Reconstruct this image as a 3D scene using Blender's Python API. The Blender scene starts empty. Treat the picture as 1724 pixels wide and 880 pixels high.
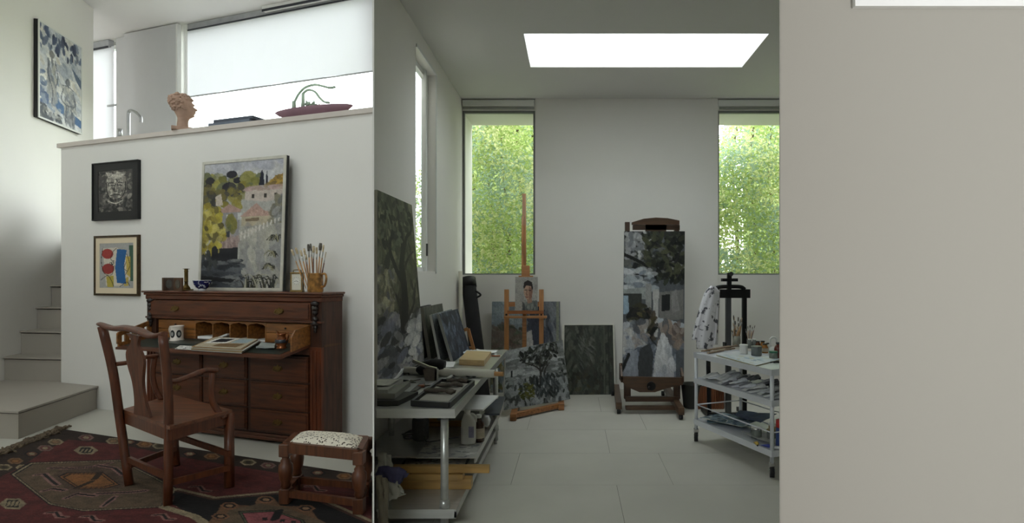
import bpy, bmesh, math, random
import numpy as np
from mathutils import Vector, Matrix
random.seed(7)
RNG = np.random.default_rng(11)
scene = bpy.context.scene
COL = scene.collection
PI = math.pi

# ------------------------------------------------------------------ camera
FPX, CX, CY, EYE = 950.0, 964.0, 465.0, 1.40      # focal length and principal point in a 1724x880 frame
cam_d = bpy.data.cameras.new('camera'); cam = bpy.data.objects.new('camera', cam_d); COL.objects.link(cam)
cam.location = (0, 0, EYE); cam.rotation_euler = (PI/2, 0, 0)
cam_d.sensor_width = 36.0; cam_d.lens = FPX/1724*36
cam_d.shift_x = (862-CX)/1724; cam_d.shift_y = (CY-440)/1724
cam_d.clip_start = 0.05; cam_d.clip_end = 200
scene.camera = cam
# ------------------------------------------------------------------ sky, exposure
SKY = 5.6
world = bpy.data.worlds.new('overcast'); scene.world = world; world.use_nodes = True
wb = world.node_tree.nodes['Background']; wb.inputs[0].default_value = (0.93, 0.975, 1.0, 1); wb.inputs[1].default_value = SKY
vs = scene.view_settings
vs.view_transform = 'Standard'; vs.look = 'None'; vs.exposure = 0.48; vs.gamma = 1.0; vs.use_curve_mapping = False
scene.cycles.max_bounces = 10; scene.cycles.diffuse_bounces = 6; scene.cycles.transparent_max_bounces = 24
scene.cycles.sample_clamp_indirect = 6

def area(name, loc, target, sx, sy, power=0, spread=180, portal=False, color=(1, 1, 1)):
    l = bpy.data.lights.new(name, 'AREA'); l.shape = 'RECTANGLE'; l.size = sx; l.size_y = sy
    l.energy = power; l.color = color; l.spread = math.radians(spread)
    o = bpy.data.objects.new(name, l); COL.objects.link(o); o.location = loc
    d = Vector(target)-Vector(loc); o.rotation_euler = d.to_track_quat('-Z', 'Y').to_euler()
    l.cycles.is_portal = portal
    return o
# daylight portals in the openings (they only guide the sky's light)
area('daylight_portal', (0.67, 5.53, 4.33), (0.67, 5.53, 0), 2.3, 0.9, portal=True)
area('daylight_portal', (-0.93, 7.75, 2.45), (-0.93, 0, 2.45), 1.0, 2.2, portal=True)
area('daylight_portal', (2.45, 7.75, 2.45), (2.45, 0, 2.45), 1.4, 2.2, portal=True)
area('daylight_portal', (-3.35, -3.5, 3.85), (-3.35, 0, 3.85), 5.7, 2.1, portal=True)
area('daylight_portal', (-4.5, 3.2, 5.33), (-4.5, 3.2, 0), 1.7, 1.5, portal=True)
# unseen lamp added to light the plain grey wall at the right
area('added_wall_light', (2.8, -3.1, 1.6), (1.55, 2.4, 1.45), 0.8, 1.6, power=127, color=(0.985, 0.99, 1.0))

# ------------------------------------------------------------------ measuring helpers
def at(px, py, Y):
    return Vector(((px-CX)/FPX*Y, Y, EYE-(py-CY)/FPX*Y))
def F(px, py, z=0.0):
    Y = (EYE-z)*FPX/(py-CY); p = at(px, py, Y); p.z = z; return p
TH = math.atan(0.34)
WO = Vector((-1.7016, 4.84, 0))                       # where the parapet wall meets the partition
ML = Matrix.Translation(WO) @ Matrix.Rotation(-TH, 4, 'Z')   # x along the wall to the right, y into the wall
MLI = ML.inverted()
def LW(px, py, d):                                    # point of the plane d in front of the parapet wall, wall frame
    o = MLI @ Vector((0, 0, EYE)); v = (MLI.to_3x3() @ Vector(((px-CX)/FPX, 1, (CY-py)/FPX)))
    t = (-d-o.y)/v.y
    return o+v*t
def LX(px, d): return LW(px, CY, d).x
def LZ(px, py, d): return LW(px, py, d).z

# ------------------------------------------------------------------ mesh helpers
def nb(): return bmesh.new()
def box(bm, a, b, M=None, bev=0.0, seg=1):
    x0, x1 = sorted((a[0], b[0])); y0, y1 = sorted((a[1], b[1])); z0, z1 = sorted((a[2], b[2]))
    vs_ = [bm.verts.new(p) for p in ((x0,y0,z0),(x1,y0,z0),(x1,y1,z0),(x0,y1,z0),(x0,y0,z1),(x1,y0,z1),(x1,y1,z1),(x0,y1,z1))]
    fs = [bm.faces.new([vs_[i] for i in q]) for q in ((3,2,1,0),(4,5,6,7),(0,1,5,4),(1,2,6,5),(2,3,7,6),(3,0,4,7))]
    if bev > 0:
        es = list({e for f in fs for e in f.edges})
        r = bmesh.ops.bevel(bm, geom=es, offset=bev, segments=seg, affect='EDGES', profile=0.5)
        vs_ = list({v for f in r['faces'] for v in f.verts})
    if M is not None:
        for v in vs_: v.co = M @ v.co
    return vs_
def hexa(bm, p):       # 8 points: bottom four counter-clockwise, top four
    v = [bm.verts.new(q) for q in p]
    for q in ((3,2,1,0),(4,5,6,7),(0,1,5,4),(1,2,6,5),(2,3,7,6),(3,0,4,7)): bm.faces.new([v[i] for i in q])
def prism(bm, pts, off):
    off = Vector(off); a = [bm.verts.new(p) for p in pts]; b = [bm.verts.new(Vector(p)+off) for p in pts]; n = len(a)
    bm.faces.new(a[::-1]); bm.faces.new(b)
    for i in range(n): bm.faces.new((a[i], a[(i+1) % n], b[(i+1) % n], b[i]))
def tube(bm, pts, rad, n=8, caps=True, flat=1.0):
    pts = [Vector(p) for p in pts]
    if not hasattr(rad, '__len__'): rad = [rad]*len(pts)
    rings = []; t0 = (pts[1]-pts[0]).normalized()
    nrm = t0.cross(Vector((0, 0, 1)))
    if nrm.length < 0.05: nrm = t0.cross(Vector((0, 1, 0)))
    nrm.normalize()
    for i, p in enumerate(pts):
        t = (pts[min(i+1, len(pts)-1)]-pts[max(i-1, 0)]).normalized()
        nrm = (nrm-t*nrm.dot(t)).normalized(); bn = t.cross(nrm)
        rings.append([bm.verts.new(p+(nrm*math.cos(2*PI*k/n)+bn*math.sin(2*PI*k/n)*flat)*rad[i]) for k in range(n)])
    for a, b in zip(rings, rings[1:]):
        for k in range(n):
            f = bm.faces.new((a[k], a[(k+1) % n], b[(k+1) % n], b[k])); f.smooth = True
    if caps: bm.faces.new(rings[0][::-1]); bm.faces.new(rings[-1])
def cyl(bm, p0, p1, r0, r1=None, n=14): tube(bm, [p0, p1], [r0, r0 if r1 is None else r1], n)
def lathe(bm, prof, c=(0, 0, 0), n=20, sx=1.0, sy=1.0, M=None, caps=True):
    c = Vector(c); rings = []
    for r, z in prof:
        ring = []
        for k in range(n):
            p = c+Vector((r*sx*math.cos(2*PI*k/n), r*sy*math.sin(2*PI*k/n), z))
            ring.append(bm.verts.new(M @ p if M is not None else p))
        rings.append(ring)
    for a, b in zip(rings, rings[1:]):
        for k in range(n):
            f = bm.faces.new((a[k], a[(k+1) % n], b[(k+1) % n], b[k])); f.smooth = True
    if caps: bm.faces.new(rings[0][::-1]); bm.faces.new(rings[-1])
def beam(bm, p0, p1, w, h, up=(0, 0, 1)):      # rectangular bar between two points; w sideways, h along up
    p0 = Vector(p0); p1 = Vector(p1); t = (p1-p0).normalized(); up = Vector(up)
    s = t.cross(up)
    if s.length < 1e-3: s = t.cross(Vector((0, 1, 0)))
    s.normalize(); u = s.cross(t).normalized()
    q = [(-w/2, -h/2), (w/2, -h/2), (w/2, h/2), (-w/2, h/2)]
    hexa(bm, [p0+s*a+u*b for a, b in q]+[p1+s*a+u*b for a, b in q])
def blob(bm, c, r, n=12, m=8, M=None, jit=0.0, seed=0):
    rr = random.Random(seed); prof = []
    vs0 = len(bm.verts)
    rings = []
    for j in range(1, m):
        ph = PI*j/m; ring = []
        for k in range(n):
            th = 2*PI*k/n; s = 1+rr.uniform(-jit, jit)
            p = Vector((c[0]+r[0]*s*math.sin(ph)*math.cos(th), c[1]+r[1]*s*math.sin(ph)*math.sin(th), c[2]+r[2]*s*math.cos(ph)))
            ring.append(bm.verts.new(M @ p if M is not None else p))
        rings.append(ring)
    t = Vector((c[0], c[1], c[2]+r[2])); b = Vector((c[0], c[1], c[2]-r[2]))
    if M is not None: t = M @ t; b = M @ b
    t = bm.verts.new(t); b = bm.verts.new(b)
    for k in range(n):
        bm.faces.new((t, rings[0][k], rings[0][(k+1) % n])).smooth = True
        bm.faces.new((b, rings[-1][(k+1) % n], rings[-1][k])).smooth = True
    for a, d in zip(rings, rings[1:]):
        for k in range(n): bm.faces.new((a[k], d[k], d[(k+1) % n], a[(k+1) % n])).smooth = True
def xf(bm, M):
    for v in bm.verts: v.co = M @ v.co
    return bm
def bez(pts, n=8):          # smooth curve through points (Catmull-Rom)
    P = [Vector(p) for p in pts]; P = [P[0]*2-P[1]]+P+[P[-1]*2-P[-2]]; out = []
    for i in range(1, len(P)-2):
        for k in range(n):
            t = k/n; a, b, c, d = P[i-1], P[i], P[i+1], P[i+2]
            out.append(0.5*((2*b)+(c-a)*t+(2*a-5*b+4*c-d)*t*t+(3*b-a-3*c+d)*t**3))
    out.append(P[-2]); return out

# ------------------------------------------------------------------ object helpers
def tag(o, label=None, cat=None, group=None, kind=None):
    if label: o['label'] = label
    if cat: o['category'] = cat
    if group: o['group'] = group
    if kind: o['kind'] = kind
    return o
def thing(name, label, cat, loc=(0, 0, 0), rz=0.0, group=None, kind=None):
    o = bpy.data.objects.new(name, None); COL.objects.link(o); o.empty_display_size = 0.1
    o.matrix_world = Matrix.Translation(Vector(loc)) @ Matrix.Rotation(rz, 4, 'Z')
    return tag(o, label, cat, group, kind)
def put(name, bm, mat, parent=None, local=False, label=None, kind=None):
    """link a bmesh as one part; coordinates are world ones unless local"""
    if parent is not None and not local:
        root = parent; M = parent.matrix_basis.copy()
        while root.parent is not None: root = root.parent; M = root.matrix_basis @ M
        xf(bm, M.inverted())
    bmesh.ops.recalc_face_normals(bm, faces=bm.faces)
    me = bpy.data.meshes.new(name); bm.to_mesh(me); bm.free()
    o = bpy.data.objects.new(name, me); COL.objects.link(o)
    if mat is not None: me.materials.append(mat)
    if parent is not None: o.parent = parent
    if label: o['label'] = label
    if kind: o['kind'] = kind
    return o
def solo(name, bm, mat, label, cat, group=None, kind=None):
    """a thing that is one mesh: origin moved to the middle of its base"""
    xs = [v.co.x for v in bm.verts]; ys = [v.co.y for v in bm.verts]; zs = [v.co.z for v in bm.verts]
    c = Vector(((min(xs)+max(xs))/2, (min(ys)+max(ys))/2, min(zs)))
    xf(bm, Matrix.Translation(-c)); o = put(name, bm, mat); o.location = c
    return tag(o, label, cat, group, kind)
def struct(name, bm, mat, parent=None):
    o = put(name, bm, mat, parent)
    if parent is None: o['kind'] = 'structure'
    return o
def dup(o, parent=None):
    c = o.copy(); COL.objects.link(c); c.parent = parent
    for ch in o.children: dup(ch, c)
    return c

def nth(k):
    return ['first','second','third','fourth','fifth','sixth','seventh','eighth','ninth','tenth','eleventh','twelfth','thirteenth','fourteenth','fifteenth','sixteenth','seventeenth','eighteenth','nineteenth','twentieth','twenty-first','twenty-second','twenty-third'][k]

# ------------------------------------------------------------------ materials
MATS = {}
def lin(c):
    return tuple(((v/255)/12.92 if v/255 <= 0.04045 else ((v/255+0.055)/1.055)**2.4) for v in c)
def mat(name, rgb, rough=0.6, metal=0.0, var=0.12, scale=8.0, bump=0.0, bscale=60.0, stretch=None, spec=0.5, trans=0.0, coat=0.0):
    """principled surface with a mottled procedural colour; rgb is the surface's own colour in sRGB 0-255"""
    if name in MATS: return MATS[name]
    m = bpy.data.materials.new(name); m.use_nodes = True; nt = m.node_tree; N = nt.nodes; L = nt.links
    p = N['Principled BSDF']; c = lin(rgb)
    p.inputs['Roughness'].default_value = rough; p.inputs['Metallic'].default_value = metal
    p.inputs['Specular IOR Level'].default_value = spec
    if trans: p.inputs['Transmission Weight'].default_value = trans
    if coat: p.inputs['Coat Weight'].default_value = coat
    tc = N.new('ShaderNodeTexCoord'); mp = N.new('ShaderNodeMapping'); L.new(tc.outputs['Object'], mp.inputs['Vector'])
    if stretch: mp.inputs['Scale'].default_value = stretch
    no = N.new('ShaderNodeTexNoise'); no.inputs['Scale'].default_value = scale; no.inputs['Detail'].default_value = 5
    L.new(mp.outputs[0], no.inputs['Vector'])
    rp = N.new('ShaderNodeValToRGB'); L.new(no.outputs['Fac'], rp.inputs['Fac'])
    rp.color_ramp.elements[0].position = 0.3; rp.color_ramp.elements[1].position = 0.7
    rp.color_ramp.elements[0].color = (*[v*(1-var) for v in c], 1); rp.color_ramp.elements[1].color = (*[min(1, v*(1+var)) for v in c], 1)
    L.new(rp.outputs['Color'], p.inputs['Base Color'])
    if bump:
        n2 = N.new('ShaderNodeTexNoise'); n2.inputs['Scale'].default_value = bscale; n2.inputs['Detail'].default_value = 4
        L.new(mp.outputs[0], n2.inputs['Vector'])
        b = N.new('ShaderNodeBump'); b.inputs['Strength'].default_value = bump; b.inputs['Distance'].default_value = 0.01
        L.new(n2.outputs['Fac'], b.inputs['Height']); L.new(b.outputs[0], p.inputs['Normal'])
    MATS[name] = m; return m
def wood(name, rgb, rough=0.42, axis='x', var=0.45, coat=0.15):
    s = {'x': (1.5, 14, 14), 'y': (14, 1.5, 14), 'z': (14, 14, 1.5)}[axis]
    return mat(name, rgb, rough, var=var, scale=3.0, stretch=s, bump=0.08, bscale=6, coat=coat)
def painted(name, rough=0.55, attr='paint', bump=0.15):
    """surface whose flat paint layer is a colour attribute computed in this script"""
    if name in MATS: return MATS[name]
    m = bpy.data.materials.new(name); m.use_nodes = True; nt = m.node_tree; N = nt.nodes; L = nt.links
    p = N['Principled BSDF']; p.inputs['Roughness'].default_value = rough; p.inputs['Specular IOR Level'].default_value = 0.3
    a = N.new('ShaderNodeAttribute'); a.attribute_name = attr; L.new(a.outputs['Color'], p.inputs['Base Color'])
    if bump:
        no = N.new('ShaderNodeTexNoise'); no.inputs['Scale'].default_value = 120
        b = N.new('ShaderNodeBump'); b.inputs['Strength'].default_value = bump; b.inputs['Distance'].default_value = 0.004
        L.new(no.outputs['Fac'], b.inputs['Height']); L.new(b.outputs[0], p.inputs['Normal'])
    MATS[name] = m; return m
def glass_pane(name='window_glass', tint=(0.97, 0.99, 0.98)):
    if name in MATS: return MATS[name]
    m = bpy.data.materials.new(name); m.use_nodes = True; nt = m.node_tree; N = nt.nodes; L = nt.links
    N.remove(N['Principled BSDF']); out = N['Material Output']
    t = N.new('ShaderNodeBsdfTransparent'); t.inputs[0].default_value = (*tint, 1)
    g = N.new('ShaderNodeBsdfGlossy'); g.inputs['Roughness'].default_value = 0.03
    lw = N.new('ShaderNodeLayerWeight'); lw.inputs['Blend'].default_value = 0.5
    pw = N.new('ShaderNodeMath'); pw.operation = 'POWER'; pw.inputs[1].default_value = 5.0; L.new(lw.outputs['Facing'], pw.inputs[0])
    f = N.new('ShaderNodeMath'); f.operation = 'MULTIPLY_ADD'; f.inputs[1].default_value = 0.4; f.inputs[2].default_value = 0.006; L.new(pw.outputs[0], f.inputs[0])
    mx = N.new('ShaderNodeMixShader'); L.new(f.outputs[0], mx.inputs[0]); L.new(t.outputs[0], mx.inputs[1]); L.new(g.outputs[0], mx.inputs[2])
    L.new(mx.outputs[0], out.inputs['Surface']); MATS[name] = m; return m
def translucent(name, rgb, mixv=0.5, var=0.22):
    if name in MATS: return MATS[name]
    m = bpy.data.materials.new(name); m.use_nodes = True; nt = m.node_tree; N = nt.nodes; L = nt.links
    N.remove(N['Principled BSDF']); out = N['Material Output']; c = (*lin(rgb), 1)
    d = N.new('ShaderNodeBsdfDiffuse'); t = N.new('ShaderNodeBsdfTranslucent')
    no = N.new('ShaderNodeTexNoise'); no.inputs['Scale'].default_value = 3.0
    rp = N.new('ShaderNodeValToRGB'); L.new(no.outputs['Fac'], rp.inputs['Fac'])
    rp.color_ramp.elements[0].color = (*[v*(1-var) for v in c[:3]], 1); rp.color_ramp.elements[1].color = (*[min(1, v*(1+var)) for v in c[:3]], 1)
    for s in (d, t): L.new(rp.outputs['Color'], s.inputs[0])
    mx = N.new('ShaderNodeMixShader'); mx.inputs[0].default_value = mixv
    L.new(d.outputs[0], mx.inputs[1]); L.new(t.outputs[0], mx.inputs[2]); L.new(mx.outputs[0], out.inputs['Surface'])
    MATS[name] = m; return m

WALL = mat('white_wall_paint', (229, 226, 221), 0.85, var=0.015, scale=1.5, bump=0.02, bscale=90)
CEIL = mat('white_ceiling_paint', (218, 216, 215), 0.9, var=0.01, scale=1.5)
STONE = mat('grey_stone_tile', (188, 185, 176), 0.5, var=0.05, scale=2.2, bump=0.02, bscale=40)
STAIR = mat('taupe_stair_stone', (160, 153, 143), 0.6, var=0.04, scale=2.0)
GREYWALL = mat('plain_grey_paint', (166, 163, 155), 0.95, var=0.004, scale=1.0, spec=0.1)
WHITE = mat('white_lacquer', (240, 240, 238), 0.5, var=0.01)
FRAME_W = mat('white_window_frame', (222, 222, 220), 0.5, var=0.02)
BLACK = mat('black_lacquer', (20, 20, 21), 0.5, var=0.1)
STEEL = mat('brushed_steel', (190, 190, 186), 0.3, 0.6, var=0.08, scale=4, stretch=(1, 12, 12))
ALU = mat('pale_aluminium', (212, 214, 220), 0.4, 0.25, var=0.05)
BRASS = mat('aged_brass', (118, 96, 54), 0.4, 0.85, var=0.25, scale=20)
CHROME = mat('chrome', (215, 215, 215), 0.12, 1.0, var=0.02)
PAPER = mat('white_paper', (232, 232, 230), 0.8, var=0.04, scale=5)
GREYPAPER = mat('grey_card', (176, 174, 166), 0.8, var=0.06, scale=6)
RUBBER = mat('black_rubber', (24, 24, 25), 0.7, var=0.15)
GLASS = glass_pane()
# ================================================================== THE SETTING
def clip_poly(poly, nx, ny, c):     # keep nx*x+ny*y >= c
    out = []
    for i in range(len(poly)):
        a, b = poly[i], poly[(i+1) % len(poly)]
        da, db = nx*a[0]+ny*a[1]-c, nx*b[0]+ny*b[1]-c
        if da >= 0: out.append(a)
        if (da >= 0) != (db >= 0):
            t = da/(da-db); out.append((a[0]+(b[0]-a[0])*t, a[1]+(b[1]-a[1])*t))
    return out
def flat(bm, poly, z0, z1): prism(bm, [(p[0], p[1], z0) for p in poly], (0, 0, z1-z0))
R630, R627 = -334/FPX, -337/FPX      # the splayed partition runs along these two lines
ZC, ZL = 3.60, 5.17                  # studio ceiling, tall room ceiling
XL = -1.378                          # studio left wall
YB = 7.04                            # studio window wall
YREAR = -3.4
# ground outside
bm = nb(); flat(bm, [(-40, -40), (40, -40), (40, 40), (-40, 40)], -0.5, -0.12)
struct('ground', bm, mat('garden_soil', (92, 96, 70), 0.95, var=0.3, scale=1.0))
# studio floor: slab with the stone tiles laid on it
bm = nb(); flat(bm, [(-R630*YREAR*-1, YREAR), (5.2, YREAR), (5.2, 7.9), (R630*7.9, 7.9)], -0.12, -0.004)
floor = struct('floor', bm, mat('dark_joint_mortar', (96, 93, 86), 0.9))
rows = [2.423+0.683*k for k in range(-9, 8)]
for k, y0 in enumerate(rows):
    y1 = y0+0.683; x = 0.296-1.094*3 if (k % 2 == 0) else -0.416-1.094*2
    yy1 = min(y1, 7.9)
    while x < 5.2:
        poly = [(x+0.0015, y0+0.0015), (x+1.0925, y0+0.0015), (x+1.0925, yy1-0.0015), (x+0.0015, yy1-0.0015)]
        poly = clip_poly(poly, 1, -R630, 0.001)
        if len(poly) >= 3 and poly[0] and max(p[0] for p in poly)-min(p[0] for p in poly) > 0.02:
            bm = nb(); flat(bm, poly, -0.004, 0.0); put('tile', bm, STONE, floor)
        x += 1.094
# tall room floor
bm = nb(); flat(bm, [(-9.5, YREAR), (R630*YREAR, YREAR), (R630*7.4, 7.4), (-9.5, 10)], -0.12, 0.0)
struct('floor_tall_room', bm, mat('pale_stone_floor', (186, 183, 173), 0.55, var=0.04, scale=1.2))
# splayed partition between the two rooms
bm = nb(); flat(bm, [(R627*2.7, 2.7), (R630*2.7, 2.7), (R630*3.92, 3.92), (R627*3.92, 3.92)], 0, ZL)
flat(bm, [(R627*3.92, 3.92), (XL, 3.92), (XL, 4.4), (R627*4.4, 4.4)], 0, ZL)
flat(bm, [(R627*4.4, 4.4), (R627*4.4+0.05, 4.4), (R627*7.62+0.08, 7.62), (R627*7.62, 7.62)], 0, ZL)
flat(bm, [(R627*2.7, 2.7), (R630*2.7, 2.7), (R630*YREAR, YREAR), (R627*YREAR, YREAR)], ZC, ZL)
struct('wall_partition', bm, WALL)
# studio left wall with its tall window opening
wy0, wy1, wz0, wz1 = 4.96, 5.667, 1.448, 3.416
bm = nb(); XO = XL-0.13
box(bm, (XO, 4.4, 0), (XL, wy0, 3.75)); box(bm, (XO, wy1, 0), (XL, YB+0.7, 3.75))
box(bm, (XO, wy0, 0), (XL, wy1, wz0)); box(bm, (XO, wy0, wz1), (XL, wy1, 3.75))
struct('wall_left', bm, WALL)
# studio window wall: pier in the middle, low walls under the two windows
px0, px1 = (901-CX)/FPX*7.0, (1209-CX)/FPX*7.0
ZS, ZH = 1.42, 3.47
bm = nb(); box(bm, (px0, 7.0, 0), (px1, YB+0.7, ZC+0.15))
box(bm, (XL, YB, 0), (px0, YB+0.7, ZS)); box(bm, (XL, YB, ZH), (px0, YB+0.7, ZC+0.15))
box(bm, (px1, YB, 0), (4.8, YB+0.7, ZS)); box(bm, (px1, YB, ZH), (4.8, YB+0.7, ZC+0.15)); box(bm, (3.5, YB, ZS), (4.8, YB+0.7, ZH))
struct('wall_back', bm, WALL)
bm = nb(); box(bm, (4.8, YREAR, 0), (5.0, YB+0.7, ZC+0.15)); struct('wall_right', bm, WALL)
DARKW = mat('low_bounce_paint', (84, 82, 78), 0.9, var=0.03)  # unseen walls coloured dark to cut bounced light
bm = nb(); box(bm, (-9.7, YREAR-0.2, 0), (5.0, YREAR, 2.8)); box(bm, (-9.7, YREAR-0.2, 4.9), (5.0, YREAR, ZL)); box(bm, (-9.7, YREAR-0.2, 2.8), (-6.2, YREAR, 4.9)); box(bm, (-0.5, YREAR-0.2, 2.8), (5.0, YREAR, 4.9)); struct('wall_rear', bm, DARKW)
bm = nb(); box(bm, (-6.2, YREAR-0.12, 2.8), (-6.14, YREAR-0.06, 4.9)); w8 = struct('window_added_rear', bm, FRAME_W)  # unseen rear window, added to brighten the tall room
for a, c in (((-0.56, YREAR-0.12, 2.8), (-0.5, YREAR-0.06, 4.9)), ((-6.14, YREAR-0.12, 2.8), (-0.56, YREAR-0.06, 2.86)), ((-6.14, YREAR-0.12, 4.84), (-0.56, YREAR-0.06, 4.9)), ((-3.63, YREAR-0.12, 2.86), (-3.57, YREAR-0.06, 4.84))):
    b = nb(); box(b, a, c); put('frame_bar', b, FRAME_W, w8)
b = nb(); box(b, (-6.14, YREAR-0.094, 2.86), (-0.56, YREAR-0.088, 4.84)); put('pane', b, GLASS, w8)
bm = nb(); box(bm, (1.7, YREAR, 0), (1.8, -1.0, ZC)); struct('wall_spill_block', bm, DARKW)  # unseen wall added to block spill from the grey wall's lamp
# studio ceiling with the skylight opening
sx0, sx1, sy0, sy1 = -0.443, 1.782, 5.12, 5.94
bm = nb()
flat(bm, [(R630*YREAR, YREAR), (4.8, YREAR), (4.8, 3.92), (XL, 3.92)], ZC, ZC+0.15)
box(bm, (XL, 3.92, ZC), (4.8, sy0, ZC+0.15)); box(bm, (XL, sy1, ZC), (4.8, YB, ZC+0.15))
box(bm, (XL, sy0, ZC), (sx0, sy1, ZC+0.15)); box(bm, (sx1, sy0, ZC), (4.8, sy1, ZC+0.15))
struct('ceiling', bm, CEIL)
# skylight: white shaft and its glass
bm = nb(); zt = 4.28; t = 0.06
box(bm, (sx0-t, sy0-t, ZC+0.15), (sx1+t, sy0, zt)); box(bm, (sx0-t, sy1, ZC+0.15), (sx1+t, sy1+t, zt))
box(bm, (sx0-t, sy0, ZC+0.15), (sx0, sy1, zt)); box(bm, (sx1, sy0, ZC+0.15), (sx1+t, sy1, zt))
sky_o = struct('window_4', bm, mat('white_shaft_paint', (224, 224, 222), .7, var=.01))
bm = nb(); box(bm, (sx0-t, sy0-t, zt), (sx1+t, sy1+t, zt+0.012)); put('pane', bm, GLASS, sky_o)
# studio windows
def window(name, x0, x1, z0, z1, y, w=0.028, dep=0.045, m=FRAME_W):
    b = nb(); box(b, (x0, y, z0), (x0+w, y+dep, z1)); f = put(name, b, m); f['kind'] = 'structure'
    b = nb(); box(b, (x1-w, y, z0), (x1, y+dep, z1)); put('frame_bar', b, m, f)
    b = nb(); box(b, (x0+w, y, z0), (x1-w, y+dep, z0+w*0.6)); put('frame_bar', b, m, f)
    b = nb(); box(b, (x0+w, y, z1-w), (x1-w, y+dep, z1)); put('frame_bar', b, m, f)
    b = nb(); box(b, (x0+w, y+dep*0.4, z0+w*0.6), (x1-w, y+dep*0.4+0.008, z1-w)); put('pane', b, GLASS, f)
    return f
GREYFR = mat('grey_window_frame', (128, 130, 128), 0.5, 0.2, var=0.03)
window('window_1', XL, px0, ZS, ZH, YB+0.02, m=GREYFR)
window('window_2', px1, 3.5, ZS, ZH, YB+0.02, m=GREYFR)
# side window in the left wall: sash deep in the reveal
b = nb(); yf = 0.05
box(b, (XO, wy1-yf, wz0), (XO+0.05, wy1, wz1)); w3 = struct('window_3', b, FRAME_W)
for a, c in (((XO, wy0, wz0), (XO+0.05, wy0+yf, wz1)), ((XO, wy0+yf, wz0), (XO+0.05, wy1-yf, wz0+0.04)), ((XO, wy0+yf, wz1-0.05), (XO+0.05, wy1-yf, wz1)),
             ((XO+0.052, wy1-0.16, wz0+0.0), (XO+0.075, wy1-0.12, wz1))):
    b = nb(); box(b, a, c); put('frame_bar', b, FRAME_W, w3)
b = nb(); box(b, (XO+0.02, wy0+yf, wz0+0.04), (XO+0.026, wy1-yf, wz1-0.05)); put('pane', b, GLASS, w3)
b = nb(); box(b, (XO+0.075, wy1-0.15, 1.60), (XO+0.09, wy1-0.13, 1.72)); put('window_latch', b, mat('dark_latch', (70, 70, 72), 0.4, 0.5), w3)
b = nb(); box(b, (XL-0.002, wy1, wz0-0.02), (XL+0.012, wy1+0.03, wz1+0.03)); box(b, (XL-0.002, wy0, wz1), (XL+0.012, wy1, wz1+0.03)); put('architrave', b, FRAME_W, w3)
# blind boxes under the ceiling
def cassette(x0, x1, label):
    r = thing('blind_cassette', label, 'blind', ((x0+x1)/2, YB, ZH))
    b = nb(); box(b, (x0, YB-0.06, ZH+0.035), (x1, YB-0.002, ZC-0.012), bev=0.01); put('box', b, FRAME_W, r)
    b = nb(); box(b, (x0+0.01, YB-0.045, ZH+0.005), (x1-0.01, YB-0.02, ZH+0.033), bev=0.004); put('bottom_rail', b, mat('grey_rail', (150, 150, 145), 0.5), r)
cassette(XL+0.005, px0-0.005, 'slim off-white roller blind box above the left studio window')
cassette(px1+0.005, 3.5, 'slim off-white roller blind box above the right studio window')

# plain grey wall in front at the right, with added return and white pelmet
RG, RG2 = 348/FPX, 349.6/FPX
bm = nb(); flat(bm, [(RG*2.4, 2.4), (4.8, 2.4), (4.8, 2.52), (RG*2.52, 2.52)], 0, ZC)
flat(bm, [(RG*0.95, 0.95), (RG2*0.95, 0.95), (RG2*2.4, 2.4), (RG*2.4, 2.4)], 0, ZC)  # thin edge-on return, added to stop the lamp spilling into the studio
struct('wall_front', bm, GREYWALL)
yy = 2.375; bm = nb(); box(bm, ((1440-CX)/FPX*yy, yy, EYE+455/FPX*yy), (4.7, 2.4, 3.0)); struct('trim_1', bm, WHITE)

# ---------------------------------------------------------------- tall room
xc = LX(103, 0.0); ZW = 2.845
bm = nb(); prism(bm, [ML @ Vector(p) for p in ((xc, 0, 0), (LX(628, 0), 0, 0), (LX(628, -0.25), 0.25, 0), (xc, 0.25, 0))], (0, 0, ZW-0.045))
struct('wall_parapet', bm, WALL)
bm = nb(); prism(bm, [ML @ Vector(p) for p in ((xc-0.03, -0.025, ZW-0.045), (LX(628, 0.025), -0.025, ZW-0.045), (LX(628, -0.27), 0.27, ZW-0.045), (xc-0.03, 0.27, ZW-0.045))], (0, 0, 0.045))
struct('trim_2', bm, mat('ledge_stone', (206, 196, 188), 0.6, var=0.03))
# upper floor behind the parapet
bm = nb(); prism(bm, [ML @ Vector(p) for p in ((xc, 0.25, 1.75), (LX(628, -0.25), 0.25, 1.75), (LX(628, -2.3), 2.3, 1.75), (xc-4, 2.3, 1.75), (xc-2.2, 1.4, 1.75))], (0, 0, 0.2))
struct('floor_upper', bm, STAIR)
# side wall with the stairs beside it
def side(Y): return -6.346-0.246*(Y-6.3)
bm = nb(); flat(bm, [(side(YREAR), YREAR), (side(7.95), 7.95), (side(7.95)-0.22, 7.95), (side(YREAR)-0.22, YREAR)], 0, ZL); struct('wall_side', bm, WALL)
bm = nb(); flat(bm, [(-9.7, 3), (-9.5, 3), (-9.5, 11), (-9.7, 11)], 0, ZL); struct('wall_far_left', bm, WALL)
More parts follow.
